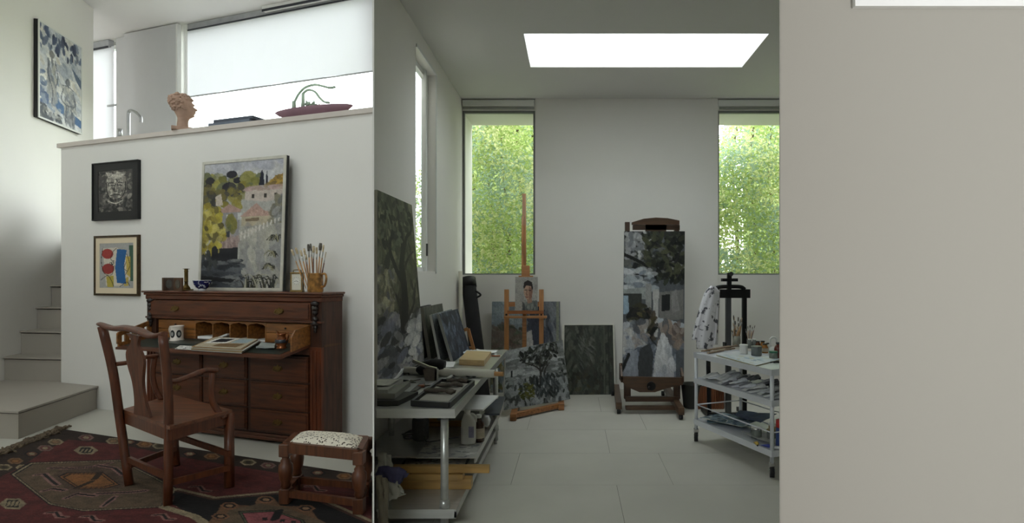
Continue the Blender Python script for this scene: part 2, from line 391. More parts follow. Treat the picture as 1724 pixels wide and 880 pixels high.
# tall room ceiling
def Yw(X, d): return WO.y-0.34*(X-WO.x)+d*math.sqrt(1+0.34**2)
XR = R627*7.55
cpoly = [(-9.7, YREAR), (R630*YREAR, YREAR), (XR, 7.55), (XR, Yw(XR, 2.32)), (-9.7, Yw(-9.7, 2.32))]
hx0, hx1, hy0, hy1 = -5.3, -3.7, 2.5, 3.9        # unseen roof light, added to brighten the tall room
bm = nb()
flat(bm, clip_poly(cpoly, -1, 0, -hx0), ZL, ZL+0.15); flat(bm, clip_poly(cpoly, 1, 0, hx1), ZL, ZL+0.15)
mid = clip_poly(clip_poly(cpoly, 1, 0, hx0), -1, 0, -hx1)
flat(bm, clip_poly(mid, 0, -1, -hy0), ZL, ZL+0.15); flat(bm, clip_poly(mid, 0, 1, hy1), ZL, ZL+0.15)
struct('ceiling_tall_room', bm, CEIL)
b = nb(); box(b, (hx0-0.05, hy0-0.05, ZL+0.15), (hx1+0.05, hy0, ZL+0.2)); w9 = struct('window_added_roof', b, FRAME_W)
for a, c in (((hx0-0.05, hy1, ZL+0.15), (hx1+0.05, hy1+0.05, ZL+0.2)), ((hx0-0.05, hy0, ZL+0.15), (hx0, hy1, ZL+0.2)), ((hx1, hy0, ZL+0.15), (hx1+0.05, hy1, ZL+0.2))):
    b = nb(); box(b, a, c); put('frame_bar', b, FRAME_W, w9)
b = nb(); box(b, (hx0, hy0, ZL+0.17), (hx1, hy1, ZL+0.178)); put('pane', b, GLASS, w9)
# stairs
st_floor = nb(); FRp = F(31, 739)
cw = ML @ Vector((xc, 0, 0)); bw = ML @ Vector((LX(163.5, 0), 0, 0))
plat = [(FRp.x, FRp.y), (bw.x, bw.y-0.003), (cw.x, cw.y-0.003), (cw.x-0.01, cw.y+0.06), (side(6.3)+0.005, 6.3), (side(5.0)+0.005, 5.0)]
flat(st_floor, plat, 0, 0.216); stairs = struct('stairs', st_floor, STAIR)
b = nb(); g = 0.018
flat(b, [(FRp.x+g, FRp.y-g), (bw.x+g, bw.y-0.006), (cw.x, cw.y-0.003), (cw.x-0.01, cw.y+0.06), (side(6.3)+0.005, 6.3), (side(5.0)+0.005, 5.0-g)], 0.226, 0.243); put('tread', b, STAIR, stairs)
tops = [0.505, 0.768, 1.03, 1.29, 1.55, 1.80]; yl = [6.30, 6.553, 6.817, 7.072, 7.33, 7.58, 7.84]
for i in range(6):
    def q(k, e=0): return [(side(yl[k])+0.005, yl[k]-e), (-5.56, yl[k]-0.11-e)]
    a, c = q(i), q(i+1)
    b = nb(); flat(b, [a[0], a[1], c[1], c[0]], 0.2, tops[i]-0.03); put('riser', b, STAIR, stairs)
    a = q(i, 0.022)
    b = nb(); flat(b, [a[0], a[1], c[1], c[0]], tops[i]-0.017, tops[i]); put('tread', b, STAIR, stairs)
# window wall of the upper level, 2.2 m behind the parapet
D2 = -2.2
def lbox(b, x0, x1, y0, y1, z0, z1, bev=0): box(b, (x0, y0, z0), (x1, y1, z1), M=ML, bev=bev)
xa, xb, xr = LX(197, D2), LX(312, D2), LX(640, D2)
bm = nb(); lbox(bm, -8.5, xr, 2.2, 2.32, 0, 2.2); lbox(bm, xa, xb-0.02, 2.2, 2.32, 2.2, ZL); lbox(bm, -8.5, xr, 2.2, 2.32, ZL-0.05, ZL)
struct('wall_upper', bm, WALL)
GREYP = mat('pale_grey_door_paint', (196, 196, 198), 0.7, var=0.01)
bm = nb(); lbox(bm, LX(195, -2.1), LX(209, -2.1), 2.1, 2.19, 1.95, ZL-0.002); struct('trim_3', bm, GREYP)
bm = nb(); x1 = LX(296, -2.0); lbox(bm, LX(208.5, -2.0), x1, 2.0, 2.06, 1.955, ZL-0.02)
d1 = struct('door_1', bm, GREYP)
b = nb(); lbox(b, x1, x1+0.03, 2.0, 2.06, 1.955, ZL-0.02); put('edge_strip', b, FRAME_W, d1)
def upper_window(name, x0, x1, z0, z1):
    b = nb(); lbox(b, x0, x0+0.04, 2.22, 2.28, z0, z1); f = struct(name, b, FRAME_W)
    for a in ((x1-0.04, x1, z0, z1), (x0+0.04, x1-0.04, z0, z0+0.04), (x0+0.04, x1-0.04, z1-0.05, z1)):
        b = nb(); lbox(b, a[0], a[1], 2.22, 2.28, a[2], a[3]); put('frame_bar', b, FRAME_W, f)
    b = nb(); lbox(b, x0+0.04, x1-0.04, 2.245, 2.253, z0+0.04, z1-0.05); put('pane', b, GLASS, f)
upper_window('window_5', xb, xr, 2.2, ZL-0.05); upper_window('window_6', LX(120, D2), xa, 2.2, ZL-0.05)
for (a, c) in ((xb, xr), (LX(120, D2), xa)):
    pc = ML @ Vector(((a+c)/2, 2.3, 3.7)); pt = ML @ Vector(((a+c)/2, 0, 3.7))
    area('daylight_portal', pc, pt, c-a, 2.9, portal=True)
def lplane(b, x0, x1, y, z0, z1, n=24):     # blind cloth: a single woven sheet with a slight belly
    lo = [b.verts.new(ML @ Vector((x0+(x1-x0)*k/n, y+0.004*math.sin(k*0.9), z0))) for k in range(n+1)]; hi = [b.verts.new(ML @ Vector((x0+(x1-x0)*k/n, y, z1))) for k in range(n+1)]
    for k in range(n): b.faces.new((lo[k], lo[k+1], hi[k+1], hi[k])).smooth = True
BLIND = translucent('blind_cloth', (226, 226, 231), 0.21, var=0.02)
DKRAIL = mat('dark_blind_track', (52, 54, 62), 0.5, 0.3)
GRAIL = mat('grey_blind_track', (168, 170, 174), 0.5, 0.2)
r = thing('roller_blind', 'wide white roller blind half drawn over the long high window', 'blind', ML @ Vector(((xb+xr)/2, 2.12, 3.4)), -TH)
zt, zb = ZL-0.10, LZ(450, 143.5, -2.12)
b = nb(); lplane(b, LX(314, -2.12), xr-0.01, 2.12, zb, zt); put('blind_cloth', b, BLIND, r)
b = nb(); lbox(b, LX(314, -2.12), xr-0.01, 2.114, 2.13, zb-0.02, zb, bev=0.004); put('bottom_bar', b, GRAIL, r)
b = nb(); lbox(b, LX(316, -2.1), xr-0.01, 2.092, 2.16, zt, ZL-0.004, bev=0.006); put('head_rail', b, GRAIL, r)
b = nb(); lbox(b, LX(444, -2.05), xr-0.01, 2.02, 2.085, zt+0.03, ZL-0.004); put('track', b, FRAME_W, r)
b = nb(); lbox(b, LX(444, -2.05), xr-0.01, 2.016, 2.02, zt+0.015, zt+0.05); put('track_slot', b, DKRAIL, r)
b = nb(); lbox(b, LX(314, -2.1), xr-0.01, 2.084, 2.09, zt-0.012, zt+0.008); put('rail_slot', b, DKRAIL, r)
r = thing('roller_blind', 'narrow white blind lowered over the high window beside the stair wall', 'blind', ML @ Vector((xa-0.4, 2.12, 2.2)), -TH)
b = nb(); lplane(b, LX(125, -2.12), xa+0.06, 2.12, 2.0, zt); put('blind_cloth', b, BLIND, r)
b = nb(); lbox(b, LX(125, -2.1), xa-0.01, 2.08, 2.16, zt-0.02, ZL-0.004); put('head_rail', b, GRAIL, r)
b = nb(); lbox(b, LX(125, -2.1), xa-0.01, 2.07, 2.08, zt-0.04, zt-0.01); put('rail_slot', b, DKRAIL, r)
b = nb(); lbox(b, LX(181, -2.1), LX(195, -2.1), 2.09, 2.11, LZ(188, 179, -2.1), LZ(188, 176, -2.1)); put('pull_bar', b, GRAIL, r)
# white curtain gathered beside the long window
b = nb(); n = 40; x0, x1 = LX(297, -2.08), LX(315, -2.08)
lo = []; hi = []
for k in range(n+1):
    x = x0+(x1-x0)*k/n; y = 2.076+0.011*math.sin(k*1.3)
    lo.append(b.verts.new(ML @ Vector((x, y, 1.96)))); hi.append(b.verts.new(ML @ Vector((x, y, ZL-0.02))))
for k in range(n): b.faces.new((lo[k], lo[k+1], hi[k+1], hi[k])).smooth = True
solo('curtain', b, translucent('curtain_voile', (240, 238, 232), 0.4), 'white curtain gathered at the left end of the long high window', 'curtain')
# ================================================================== PAINTED SURFACES (colour computed per grid point)
class Paint:
    def __init__(s, w, h, base, seed=1):
        s.w, s.h = w, h; s.a = np.zeros((h, w, 3)); s.a[:] = np.array(base)/255.0
        s.U, s.V = np.meshgrid((np.arange(w)+0.5)/w, (np.arange(h)+0.5)/h); s.asp = w/h; s.r = np.random.default_rng(seed)
    def _set(s, m, col, al=1.0):
        c = np.array(col)/255.0; s.a[m] = s.a[m]*(1-al)+c*al
    def mask(s, pts, U=None, V=None):
        U = s.U if U is None else U; V = s.V if V is None else V
        m = np.zeros(U.shape, bool); n = len(pts)
        for i in range(n):
            x0, y0 = pts[i]; x1, y1 = pts[(i+1) % n]
            if y0 == y1: continue
            c = ((y0 > V) != (y1 > V)) & (U < (x1-x0)*(V-y0)/(y1-y0)+x0); m ^= c
        return m
    def poly(s, pts, col, rag=0.0, al=1.0):
        U, V = s.U, s.V
        if rag:
            n = s.field(9); U = U+rag*(n-0.5); V = V+rag*(s.field(11)-0.5)
        s._set(s.mask(pts, U, V), col, al); return s
    def field(s, k):                     # smooth random field 0..1
        g = s.r.random((k+2, k+2)); NU, NV = getattr(s, 'NUV', (s.U, s.V)); x = NU*k; y = NV*k
        i = x.astype(int); j = y.astype(int); fx = x-i; fy = y-j; fx = fx*fx*(3-2*fx); fy = fy*fy*(3-2*fy)
        return (g[j, i]*(1-fx)+g[j, i+1]*fx)*(1-fy)+(g[j+1, i]*(1-fx)+g[j+1, i+1]*fx)*fy
    def ell(s, c, rx, ry, col, ang=0, al=1.0):
        dx = (s.U-c[0])*s.asp; dy = s.V-c[1]; ca, sa = math.cos(ang), math.sin(ang)
        x = dx*ca+dy*sa; y = -dx*sa+dy*ca
        s._set((x/(rx*s.asp))**2+(y/ry)**2 < 1, col, al); return s
    def dabs(s, n, reg, cols, size=(0.01, 0.04), asp=2.5, ang=(0, 6.3), al=(0.5, 1.0)):
        """n brush dabs inside a polygon or box; sizes are fractions of the height"""
        if len(reg) == 4 and not hasattr(reg[0], '__len__'): u0, v0, u1, v1 = reg; pl = None
        else:
            pl = reg; u0 = min(p[0] for p in pl); u1 = max(p[0] for p in pl); v0 = min(p[1] for p in pl); v1 = max(p[1] for p in pl)
        k = 0; tries = 0
        while k < n and tries < n*6:
            tries += 1
            u = s.r.uniform(u0, u1); v = s.r.uniform(v0, v1)
            if pl is not None and not s.mask(pl, np.array([[u]]), np.array([[v]]))[0, 0]: continue
            k += 1; z = s.r.uniform(*size); q = s.r.uniform(*ang); c = np.array(cols[s.r.integers(len(cols))], float)
            c = np.clip(c+s.r.uniform(-9, 9), 0, 255)
            R = int(z*asp*s.h)+2; cx, cy = int(u*s.w), int(v*s.h)
            x0, x1 = max(0, cx-R), min(s.w, cx+R+1); y0, y1 = max(0, cy-R), min(s.h, cy+R+1)
            if x1 <= x0 or y1 <= y0: continue
            dx = (s.U[y0:y1, x0:x1]-u)*s.asp; dy = s.V[y0:y1, x0:x1]-v; ca, sa = math.cos(q), math.sin(q)
            m = ((dx*ca+dy*sa)/(z*asp))**2+((-dx*sa+dy*ca)/z)**2 < 1; f = s.r.uniform(*al)
            sub = s.a[y0:y1, x0:x1]; sub[m] = sub[m]*(1-f)+c/255*f
        return s
    def line(s, pts, w, col, al=1.0, smooth=True):
        if smooth and len(pts) > 2: P = [(p.x, p.y) for p in bez([(p[0], p[1], 0) for p in pts], 6)]
        else: P = pts
        ws = w if hasattr(w, '__len__') else (w, w); n = len(P)-1; m = np.zeros(s.U.shape, bool)
        X, Y = s.U*s.asp, s.V
        for i in range(n):
            ax, ay, bx, by = P[i][0]*s.asp, P[i][1], P[i+1][0]*s.asp, P[i+1][1]; d2 = (bx-ax)**2+(by-ay)**2+1e-12
            t = np.clip(((X-ax)*(bx-ax)+(Y-ay)*(by-ay))/d2, 0, 1); ww = ws[0]+(ws[1]-ws[0])*(i+0.5)/n
            m |= (X-ax-t*(bx-ax))**2+(Y-ay-t*(by-ay))**2 < ww*ww
        s._set(m, col, al); return s
    def grain(s, amt=0.05, k=40):
        s.a *= (1+amt*(s.r.random((s.h, s.w, 1))-0.5)*2)*(1+amt*(s.field(k)[..., None]-0.5)*2); np.clip(s.a, 0, 1, s.a); return s
    def gain(s, g): s.a = np.clip(s.a*g, 0, 1); return s
def grid_mesh(name, corners, p, thick=0.0, mat_=None, parent=None, edge_mat=None):
    """painted panel: corners TL, TR, BR, BL in world space; optional slab of real thickness behind it"""
    tl, tr, br, bl = [Vector(c) for c in corners]; h, w = p.h, p.w
    if parent is not None:
        root = parent; M = parent.matrix_basis.copy()
        while root.parent is not None: root = root.parent; M = root.matrix_basis @ M
        I = M.inverted(); tl, tr, br, bl = I@tl, I@tr, I@br, I@bl
    u = np.linspace(0, 1, w)[None, :, None]; v = np.linspace(0, 1, h)[:, None, None]
    A = lambda q: np.array(q)[None, None, :]
    co = (A(tl)*(1-u)+A(tr)*u)*(1-v)+(A(bl)*(1-u)+A(br)*u)*v
    co = co.reshape(-1, 3); idx = np.arange(w*h).reshape(h, w)
    q = np.stack([idx[:-1, :-1], idx[1:, :-1], idx[1:, 1:], idx[:-1, 1:]], -1).reshape(-1, 4)
    verts = co.tolist(); faces = q.tolist(); cols = p.a.reshape(-1, 3)
    cl = np.where(cols <= 0.04045, cols/12.92, ((cols+0.055)/1.055)**2.4)
    n0 = len(verts)
    if thick:
        nrm = (tr-tl).cross(bl-tl).normalized()*thick          # points away from the painted face
        c8 = [tl, tr, br, bl]; verts += [list(c) for c in c8]+[list(c+nrm) for c in c8]
        o = n0; faces += [[o+4, o+5, o+6, o+7]]+[[o+i, o+i+4, o+(i+1) % 4+4, o+(i+1) % 4][::-1] for i in range(4)]
    me = bpy.data.meshes.new(name); me.from_pydata(verts, [], faces)
    full = np.ones((len(verts), 4), np.float32); full[:n0, :3] = cl; full[n0:, :3] = lin((196, 192, 182)) if edge_mat is None else lin(edge_mat)
    at_ = me.color_attributes.new('paint', 'FLOAT_COLOR', 'POINT'); at_.data.foreach_set('color', full.ravel())
    me.materials.append(mat_ or painted('paint_layer'))
    o = bpy.data.objects.new(name, me); COL.objects.link(o)
    if parent is not None: o.parent = parent
    return o
def canvas(name, label, corners, p, thick=0.02, group=None, edge=None, cat='painting', mat_=None):
    """unframed stretched canvas: one mesh, its origin at its base"""
    c = [Vector(q) for q in corners]; base = (c[2]+c[3])/2
    o = grid_mesh(name, [q-base for q in c], p, thick, mat_, edge_mat=edge); o.location = base
    return tag(o, label, cat, group)
def framed(name, label, corners, p, fw, depth, fmat, side_mat=None, mat_width=0, mat_mat=None, ff=0.4):
    """picture with a frame of four bars around it; corners are the frame's outer corners (front face)"""
    tl, tr, br, bl = [Vector(c) for c in corners]
    r = thing(name, label, 'picture', (bl+br)/2)
    X = (tr-tl).normalized(); Z = (tl-bl).normalized(); Nf = X.cross(Z).normalized()      # Nf points to the viewer's back (into wall) or front
    Nb = (tr-tl).cross(bl-tl).normalized()
    W = (tr-tl).length; H = (tl-bl).length
    def P(x, z, d): return bl+X*x+Z*z+Nb*d
    for (x0, x1, z0, z1) in ((0, W, H-fw, H), (0, W, 0, fw), (0, fw, fw, H-fw), (W-fw, W, fw, H-fw)):
        b = nb(); hexa(b, [P(x0, z0, 0), P(x1, z0, 0), P(x1, z1, 0), P(x0, z1, 0), P(x0, z0, depth*ff), P(x1, z0, depth*ff), P(x1, z1, depth*ff), P(x0, z1, depth*ff)])
        put('frame_bar', b, fmat, r)
    b = nb(); hexa(b, [P(0, 0, depth*ff), P(W, 0, depth*ff), P(W, H, depth*ff), P(0, H, depth*ff), P(0, 0, depth), P(W, 0, depth), P(W, H, depth), P(0, H, depth)])
    put('frame_back', b, side_mat or fmat, r)
    m = fw+mat_width; dd = depth*ff*0.6
    if mat_width:
        for (x0, x1, z0, z1) in ((fw, W-fw, H-m, H-fw), (fw, W-fw, fw, m), (fw, m, m, H-m), (W-m, W-fw, m, H-m)):
            b = nb(); hexa(b, [P(x0, z0, dd), P(x1, z0, dd), P(x1, z1, dd), P(x0, z1, dd), P(x0, z0, depth*ff*0.98), P(x1, z0, depth*ff*0.98), P(x1, z1, depth*ff*0.98), P(x0, z1, depth*ff*0.98)])
            put('mount_strip', b, mat_mat, r)
    dd = depth*ff*(0.9 if mat_width else 0.6)
    grid_mesh('picture', [P(m-0.002, H-m+0.002, dd), P(W-m+0.002, H-m+0.002, dd), P(W-m+0.002, m-0.002, dd), P(m-0.002, m-0.002, dd)], p, 0, parent=r)
    return r

# ---- the town landscape standing on the bureau
def p_town():
    p = Paint(120, 184, (168, 166, 160), 3)
    p.poly([(0,0),(1,0),(1,.25),(0,.25)], (176,176,178)); p.dabs(90, (0,0,1,.2), [(190,190,192),(160,160,172),(178,176,170)], (.02,.05), 2, (0,.6), (.3,.6))
    p.dabs(60, (.0,.1,.6,.28), [(118,116,62),(146,140,70),(96,100,72),(150,148,110)], (.02,.045), 1.4)
    p.ell((.36,.1),.07,.03,(38,38,46)).ell((.44,.15),.06,.025,(34,34,44)).ell((.08,.14),.06,.03,(44,42,44)).ell((.33,.2),.09,.04,(40,38,46)).ell((.06,.18),.05,.02,(36,36,42))
    p.dabs(40, (.48,.12,.7,.24), [(120,118,60),(140,136,80),(104,108,80)], (.015,.03), 1.3)
    p.poly([(.7,.2),(.72,.1),(.735,.08),(.76,.12),(.765,.2)], (30,32,48)).poly([(.78,.2),(.79,.09),(.8,.09),(.81,.19)], (30,32,48))
    p.poly([(.8,.2),(.9,.13),(1,.12),(1,.21)], (150,120,60)); p.dabs(20, (.8,.15,1,.21), [(170,138,60),(120,100,56)], (.01,.02), 2)
    p.dabs(50, (0,.2,.5,.36), [(60,58,60),(110,100,52),(140,130,60),(86,84,70)], (.015,.035), 1.5)
    p.poly([(.54,.23),(.97,.215),(1,.23),(1,.31),(.8,.33),(.53,.31)], (186,174,164)); p.dabs(30, (.54,.21,.97,.235), [(176,150,146),(160,140,130)], (.006,.012), 3, (-.1,.1))
    for u in (.62,.77,.895): p.poly([(u,.265),(u+.03,.265),(u+.03,.3),(u,.3)], (54,48,44))
    p.poly([(.16,.27),(.23,.25),(.26,.34),(.17,.34)], (188,176,162))
    p.poly([(.2,.39),(.34,.335),(.5,.385),(.48,.4),(.22,.4)], (170,140,130)); p.poly([(.22,.4),(.48,.4),(.47,.62),(.25,.6)], (142,140,142))
    p.poly([(.31,.42),(.36,.42),(.36,.46),(.31,.46)], (196,196,192)).poly([(.45,.41),(.5,.41),(.5,.46),(.45,.46)], (190,192,190))
    p.dabs(14, (.33,.44,.42,.56), [(120,116,60),(96,100,64)], (.012,.03), 2, (1.2,1.9))
    p.poly([(.48,.44),(.68,.335),(.78,.4),(.92,.42),(.9,.44)], (176,146,134)); p.dabs(60, [(.52,.43),(.68,.355),(.76,.4),(.88,.43)], [(166,134,122),(184,156,142)], (.004,.006), 2, (.9,1.4))
    p.poly([(.5,.44),(.9,.44),(.9,.52),(.5,.54)], (176,164,140)); p.poly([(.55,.455),(.72,.452),(.72,.475),(.55,.48)], (120,104,84))
    p.poly([(.9,.3),(1,.27),(1,.6),(.88,.55)], (128,128,128)); p.dabs(40, (.88,.3,1,.6), [(108,108,106),(150,150,148),(120,116,96)], (.015,.03), 2)
    p.poly([(.48,.52),(1,.5),(1,.96),(.5,.98)], (150,148,142)); p.dabs(90, (.5,.55,1,.95), [(166,162,152),(140,140,138),(128,128,130),(180,176,162)], (.02,.05), 2, (1.2,1.9), (.3,.7))
    for k in range(11): p.line([(.5+.045*k,.62-.014*k),(.505+.045*k,.56-.01*k)], .006, (196,192,184)); 
    p.line([(.49,.585),(.72,.53)], .005, (186,180,170))
    p.poly([(.22,.6),(.47,.6),(.47,.69),(.25,.69)], (150,130,126)); p.dabs(30, (.24,.6,.47,.69), [(130,110,108),(166,146,140)], (.005,.01), 4, (1.2,1.7))
    p.poly([(.3,.56),(.36,.545),(.36,.6),(.3,.6)], (58,60,66))
    p.poly([(.12,.69),(.47,.68),(.47,.8),(.1,.78)], (32,33,38)); p.poly([(0,.77),(.5,.8),(.55,1),(0,1)], (70,74,80))
    p.dabs(80, (0,.78,.5,.98), [(50,52,58),(92,96,100),(34,36,42),(120,122,122)], (.008,.02), 4, (-.2,.25)); p.poly([(0,.9),(.45,.93),(.4,.955),(0,.94)], (26,27,30))
    p.dabs(110, [(0,.32),(.2,.36),(.3,.6),(.18,.72),(0,.76)], [(150,136,52),(176,162,66),(122,108,48),(190,178,100),(96,88,50)], (.014,.03), 1.5)
    p.poly([(.13,.68),(.18,.66),(.22,.7),(.22,.78),(.13,.78)], (30,32,34))
    p.dabs(16, (0,.72,.2,.84), [(34,36,40),(56,58,58)], (.012,.02), 2, (1,2))
    for k in range(34):
        a = p.r.uniform(-1.5, 1.5); b0 = (.72+p.r.uniform(-.16,.2), 1.0); L = p.r.uniform(.06,.13)
        p.line([b0, (b0[0]+math.sin(a)*L*.6, b0[1]-L*.8), (b0[0]+math.sin(a)*L*1.5, b0[1]-L*.75)], (.006,.002), [(28,30,32),(52,52,48),(160,158,140),(70,68,50)][k % 4])
    for (bx, by) in ((.92,.76),(.95,.64),(.9,.86)):
        for k in range(12):
            a = p.r.uniform(-2.4, .6); L = p.r.uniform(.05,.11)
            p.line([(bx, by), (bx+math.sin(a)*L*.7, by-L*.5), (bx+math.sin(a)*L*1.4, by-L*.1)], (.006,.002), [(40,42,40),(62,60,48),(140,136,110)][k % 3])
    return p.grain(.06)
def p_figures():
    p = Paint(76, 130, (196, 198, 204), 5)
    p.dabs(220, (0,0,1,1), [(214,214,216),(180,184,192),(226,224,220),(150,156,170),(204,198,188)], (.02,.05), 2.2, (.3,1.3), (.4,.9))
    p.dabs(40, (0,0,1,.25), [(70,82,110),(96,108,132),(52,60,84)], (.012,.03), 2.5, (1,2.2)); p.dabs(36, (0,.5,.4,.85), [(84,102,136),(110,124,150),(150,160,176)], (.014,.03), 2)
    p.poly([(.3,.72),(1,.86),(1,.95),(.4,.85)], (84,112,150)); p.poly([(.75,.3),(1,.4),(1,.5),(.85,.42)], (92,104,126))
    fig = [(130,132,138),(160,160,162),(110,114,124),(182,178,172)]
    p.ell((.28,.28),.06,.04,(130,128,128)); p.dabs(50, [(.2,.34),(.36,.34),(.42,.55),(.36,.8),(.24,.8),(.18,.5)], fig, (.012,.025), 2.6, (1.2,1.9))
    p.ell((.66,.49),.055,.04,(120,122,128)); p.dabs(80, [(.54,.56),(.78,.56),(.86,.74),(.8,.95),(.58,.95),(.52,.7)], fig, (.012,.025), 2.4, (1.0,2.0))
    for l in ([(.55,.58),(.5,.7),(.62,.75),(.8,.74)], [(.78,.58),(.84,.7),(.78,.76)], [(.62,.76),(.6,.95)], [(.74,.77),(.78,.95)], [(.22,.36),(.2,.5),(.3,.66),(.28,.8)], [(.36,.36),(.42,.5),(.36,.62)], [(.66,.45),(.6,.5),(.66,.54)], [(.53,.55),(.66,.535),(.79,.56)]):
        p.line(l, .006, (84,88,98), .8)
    p.dabs(40, (0,.85,.45,1), [(80,84,90),(120,120,118),(60,64,72),(190,188,184)], (.012,.03), 2)
    return p.grain(.06)
def p_face():
    p = Paint(70, 92, (58, 56, 54), 8); p.dabs(120, (0,0,1,1), [(84,82,78),(44,43,42),(120,116,108),(30,30,30)], (.015,.04), 2)
    p.ell((.52,.36),.3,.33,(104,100,94)); p.dabs(130, (.24,.06,.8,.66), [(140,136,126),(84,80,76),(116,110,102),(60,58,56),(170,166,154)], (.01,.026), 2.4, (.9,2.2))
    p.dabs(30, (.3,.06,.72,.2), [(160,156,146),(130,126,118)], (.012,.02), 3, (-.3,.3))
    for l in ([(.32,.31),(.44,.3)], [(.58,.3),(.7,.32)], [(.38,.37),(.46,.37)], [(.6,.37),(.68,.38)], [(.5,.34),(.46,.5),(.54,.51)], [(.36,.61),(.5,.585),(.66,.61)], [(.24,.3),(.26,.5),(.36,.68),(.52,.72),(.68,.66),(.78,.5),(.79,.3)]):
        p.line(l, .011, (26,25,24))
    p.dabs(70, (.0,.7,1,1), [(36,35,34),(70,68,64),(100,96,90),(24,24,24)], (.015,.035), 2.4, (.4,2.6))
    p.line([(.3,.74),(.5,.8),(.7,.74)], .012, (150,146,136)); return p.grain(.1)
def p_print():
    p = Paint(78, 112, (160, 160, 158), 4); p.poly([(0,0),(.86,0),(.86,1),(0,1)], (168,166,162))
    p.poly([(.1,.12),(.5,.1),(.85,.3),(.9,.8),(.6,.95),(.2,.95)], (206,198,182))
    p.poly([(.86,.06),(1,.06),(1,.84),(.9,.84)], (62,92,76)); p.poly([(.76,.3),(.9,.3),(.9,.76),(.8,.7)], (190,166,84)); p.poly([(.2,.74),(.42,.72),(.42,.97),(.24,.97)], (176,160,70)); p.poly([(.7,.8),(.85,.74),(.84,.94),(.72,.95)], (180,160,80))
    p.ell((.24,.24),.17,.11,(160,62,56),.3).ell((.26,.57),.18,.115,(150,58,54),-.2)
    p.poly([(.52,.14),(.8,.16),(.72,.5),(.78,.9),(.52,.88),(.46,.55)], (42,96,150))
    for l in ([(.1,.12),(.06,.4),(.14,.66),(.36,.7),(.44,.5)], [(.5,.12),(.4,.2),(.34,.36),(.44,.4)], [(.8,.25),(.88,.5),(.76,.7)], [(.04,.82),(.24,.72),(.36,.84),(.42,.96)], [(.3,.44),(.42,.42),(.4,.48),(.32,.48)], [(.6,.96),(.8,.86),(.88,.94)], [(.78,.42),(.72,.56),(.8,.62)]):
        p.line(l, .006, (40,36,34))
    p.line([(.36,.45),(.38,.47)], .012, (30,28,28)); return p.grain(.03)
def p_tree():
    p = Paint(110, 240, (70, 72, 54), 9); p.dabs(420, (0,0,1,.72), [(86,86,64),(60,62,46),(104,104,84),(76,74,60),(46,48,38),(124,122,100)], (.012,.03), 2.4, (.9,2.2), (.4,.9))
    p.dabs(70, (.0,.42,.35,.66), [(150,148,132),(176,170,140),(110,104,84),(94,92,100)], (.012,.026), 1.8)
    p.dabs(260, (0,.68,1,1), [(150,148,148),(176,174,172),(96,96,104),(60,62,66),(120,122,136),(40,42,40)], (.012,.03), 2.2, (-.8,.6))
    dk = (40,38,30)
    p.line([(.55,.72),(.6,.55),(.56,.4),(.62,.28),(.56,.14),(.5,0)], (.035,.012), dk); p.line([(.58,.5),(.4,.4),(.28,.3),(.36,.18),(.2,.06)], (.018,.008), dk); p.line([(.36,.24),(.5,.12),(.72,.05)], (.012,.006), dk)
    p.line([(.6,.34),(.74,.22),(.88,.18),(.95,.1)], (.016,.006), dk); p.line([(.28,.3),(.12,.24),(.04,.14)], (.012,.005), dk); p.line([(.6,.42),(.76,.34),(.92,.3)], (.012,.005), dk)
    p.line([(.5,.72),(.44,.6),(.3,.5)], (.014,.006), dk); p.line([(.64,.7),(.82,.62),(.9,.5)], (.012,.006), dk); p.dabs(26, (.48,.4,.68,.72), [(30,28,22),(58,54,42)], (.006,.012), 3.4, (1.2,1.9)); p.dabs(60, (.0,.1,.5,.6), [(120,118,96),(140,136,112),(96,94,74)], (.006,.012), 3, (1.0,2.0)); dk = (26,24,19); p.line([(.55,.74),(.6,.55),(.56,.4),(.62,.28),(.56,.14),(.5,0)], (.04,.014), dk); p.line([(.58,.5),(.4,.4),(.28,.3),(.36,.18),(.2,.06)], (.02,.009), dk); p.line([(.6,.34),(.74,.22),(.88,.18),(.95,.1)], (.018,.007), dk)
    p.dabs(60, (0,.02,1,.3), [(34,36,28),(96,98,82)], (.008,.018), 2); p.dabs(30, (.6,.72,1,.95), [(210,208,204),(190,190,190)], (.012,.03), 2, (-.5,.2))
    return p.grain(.08)
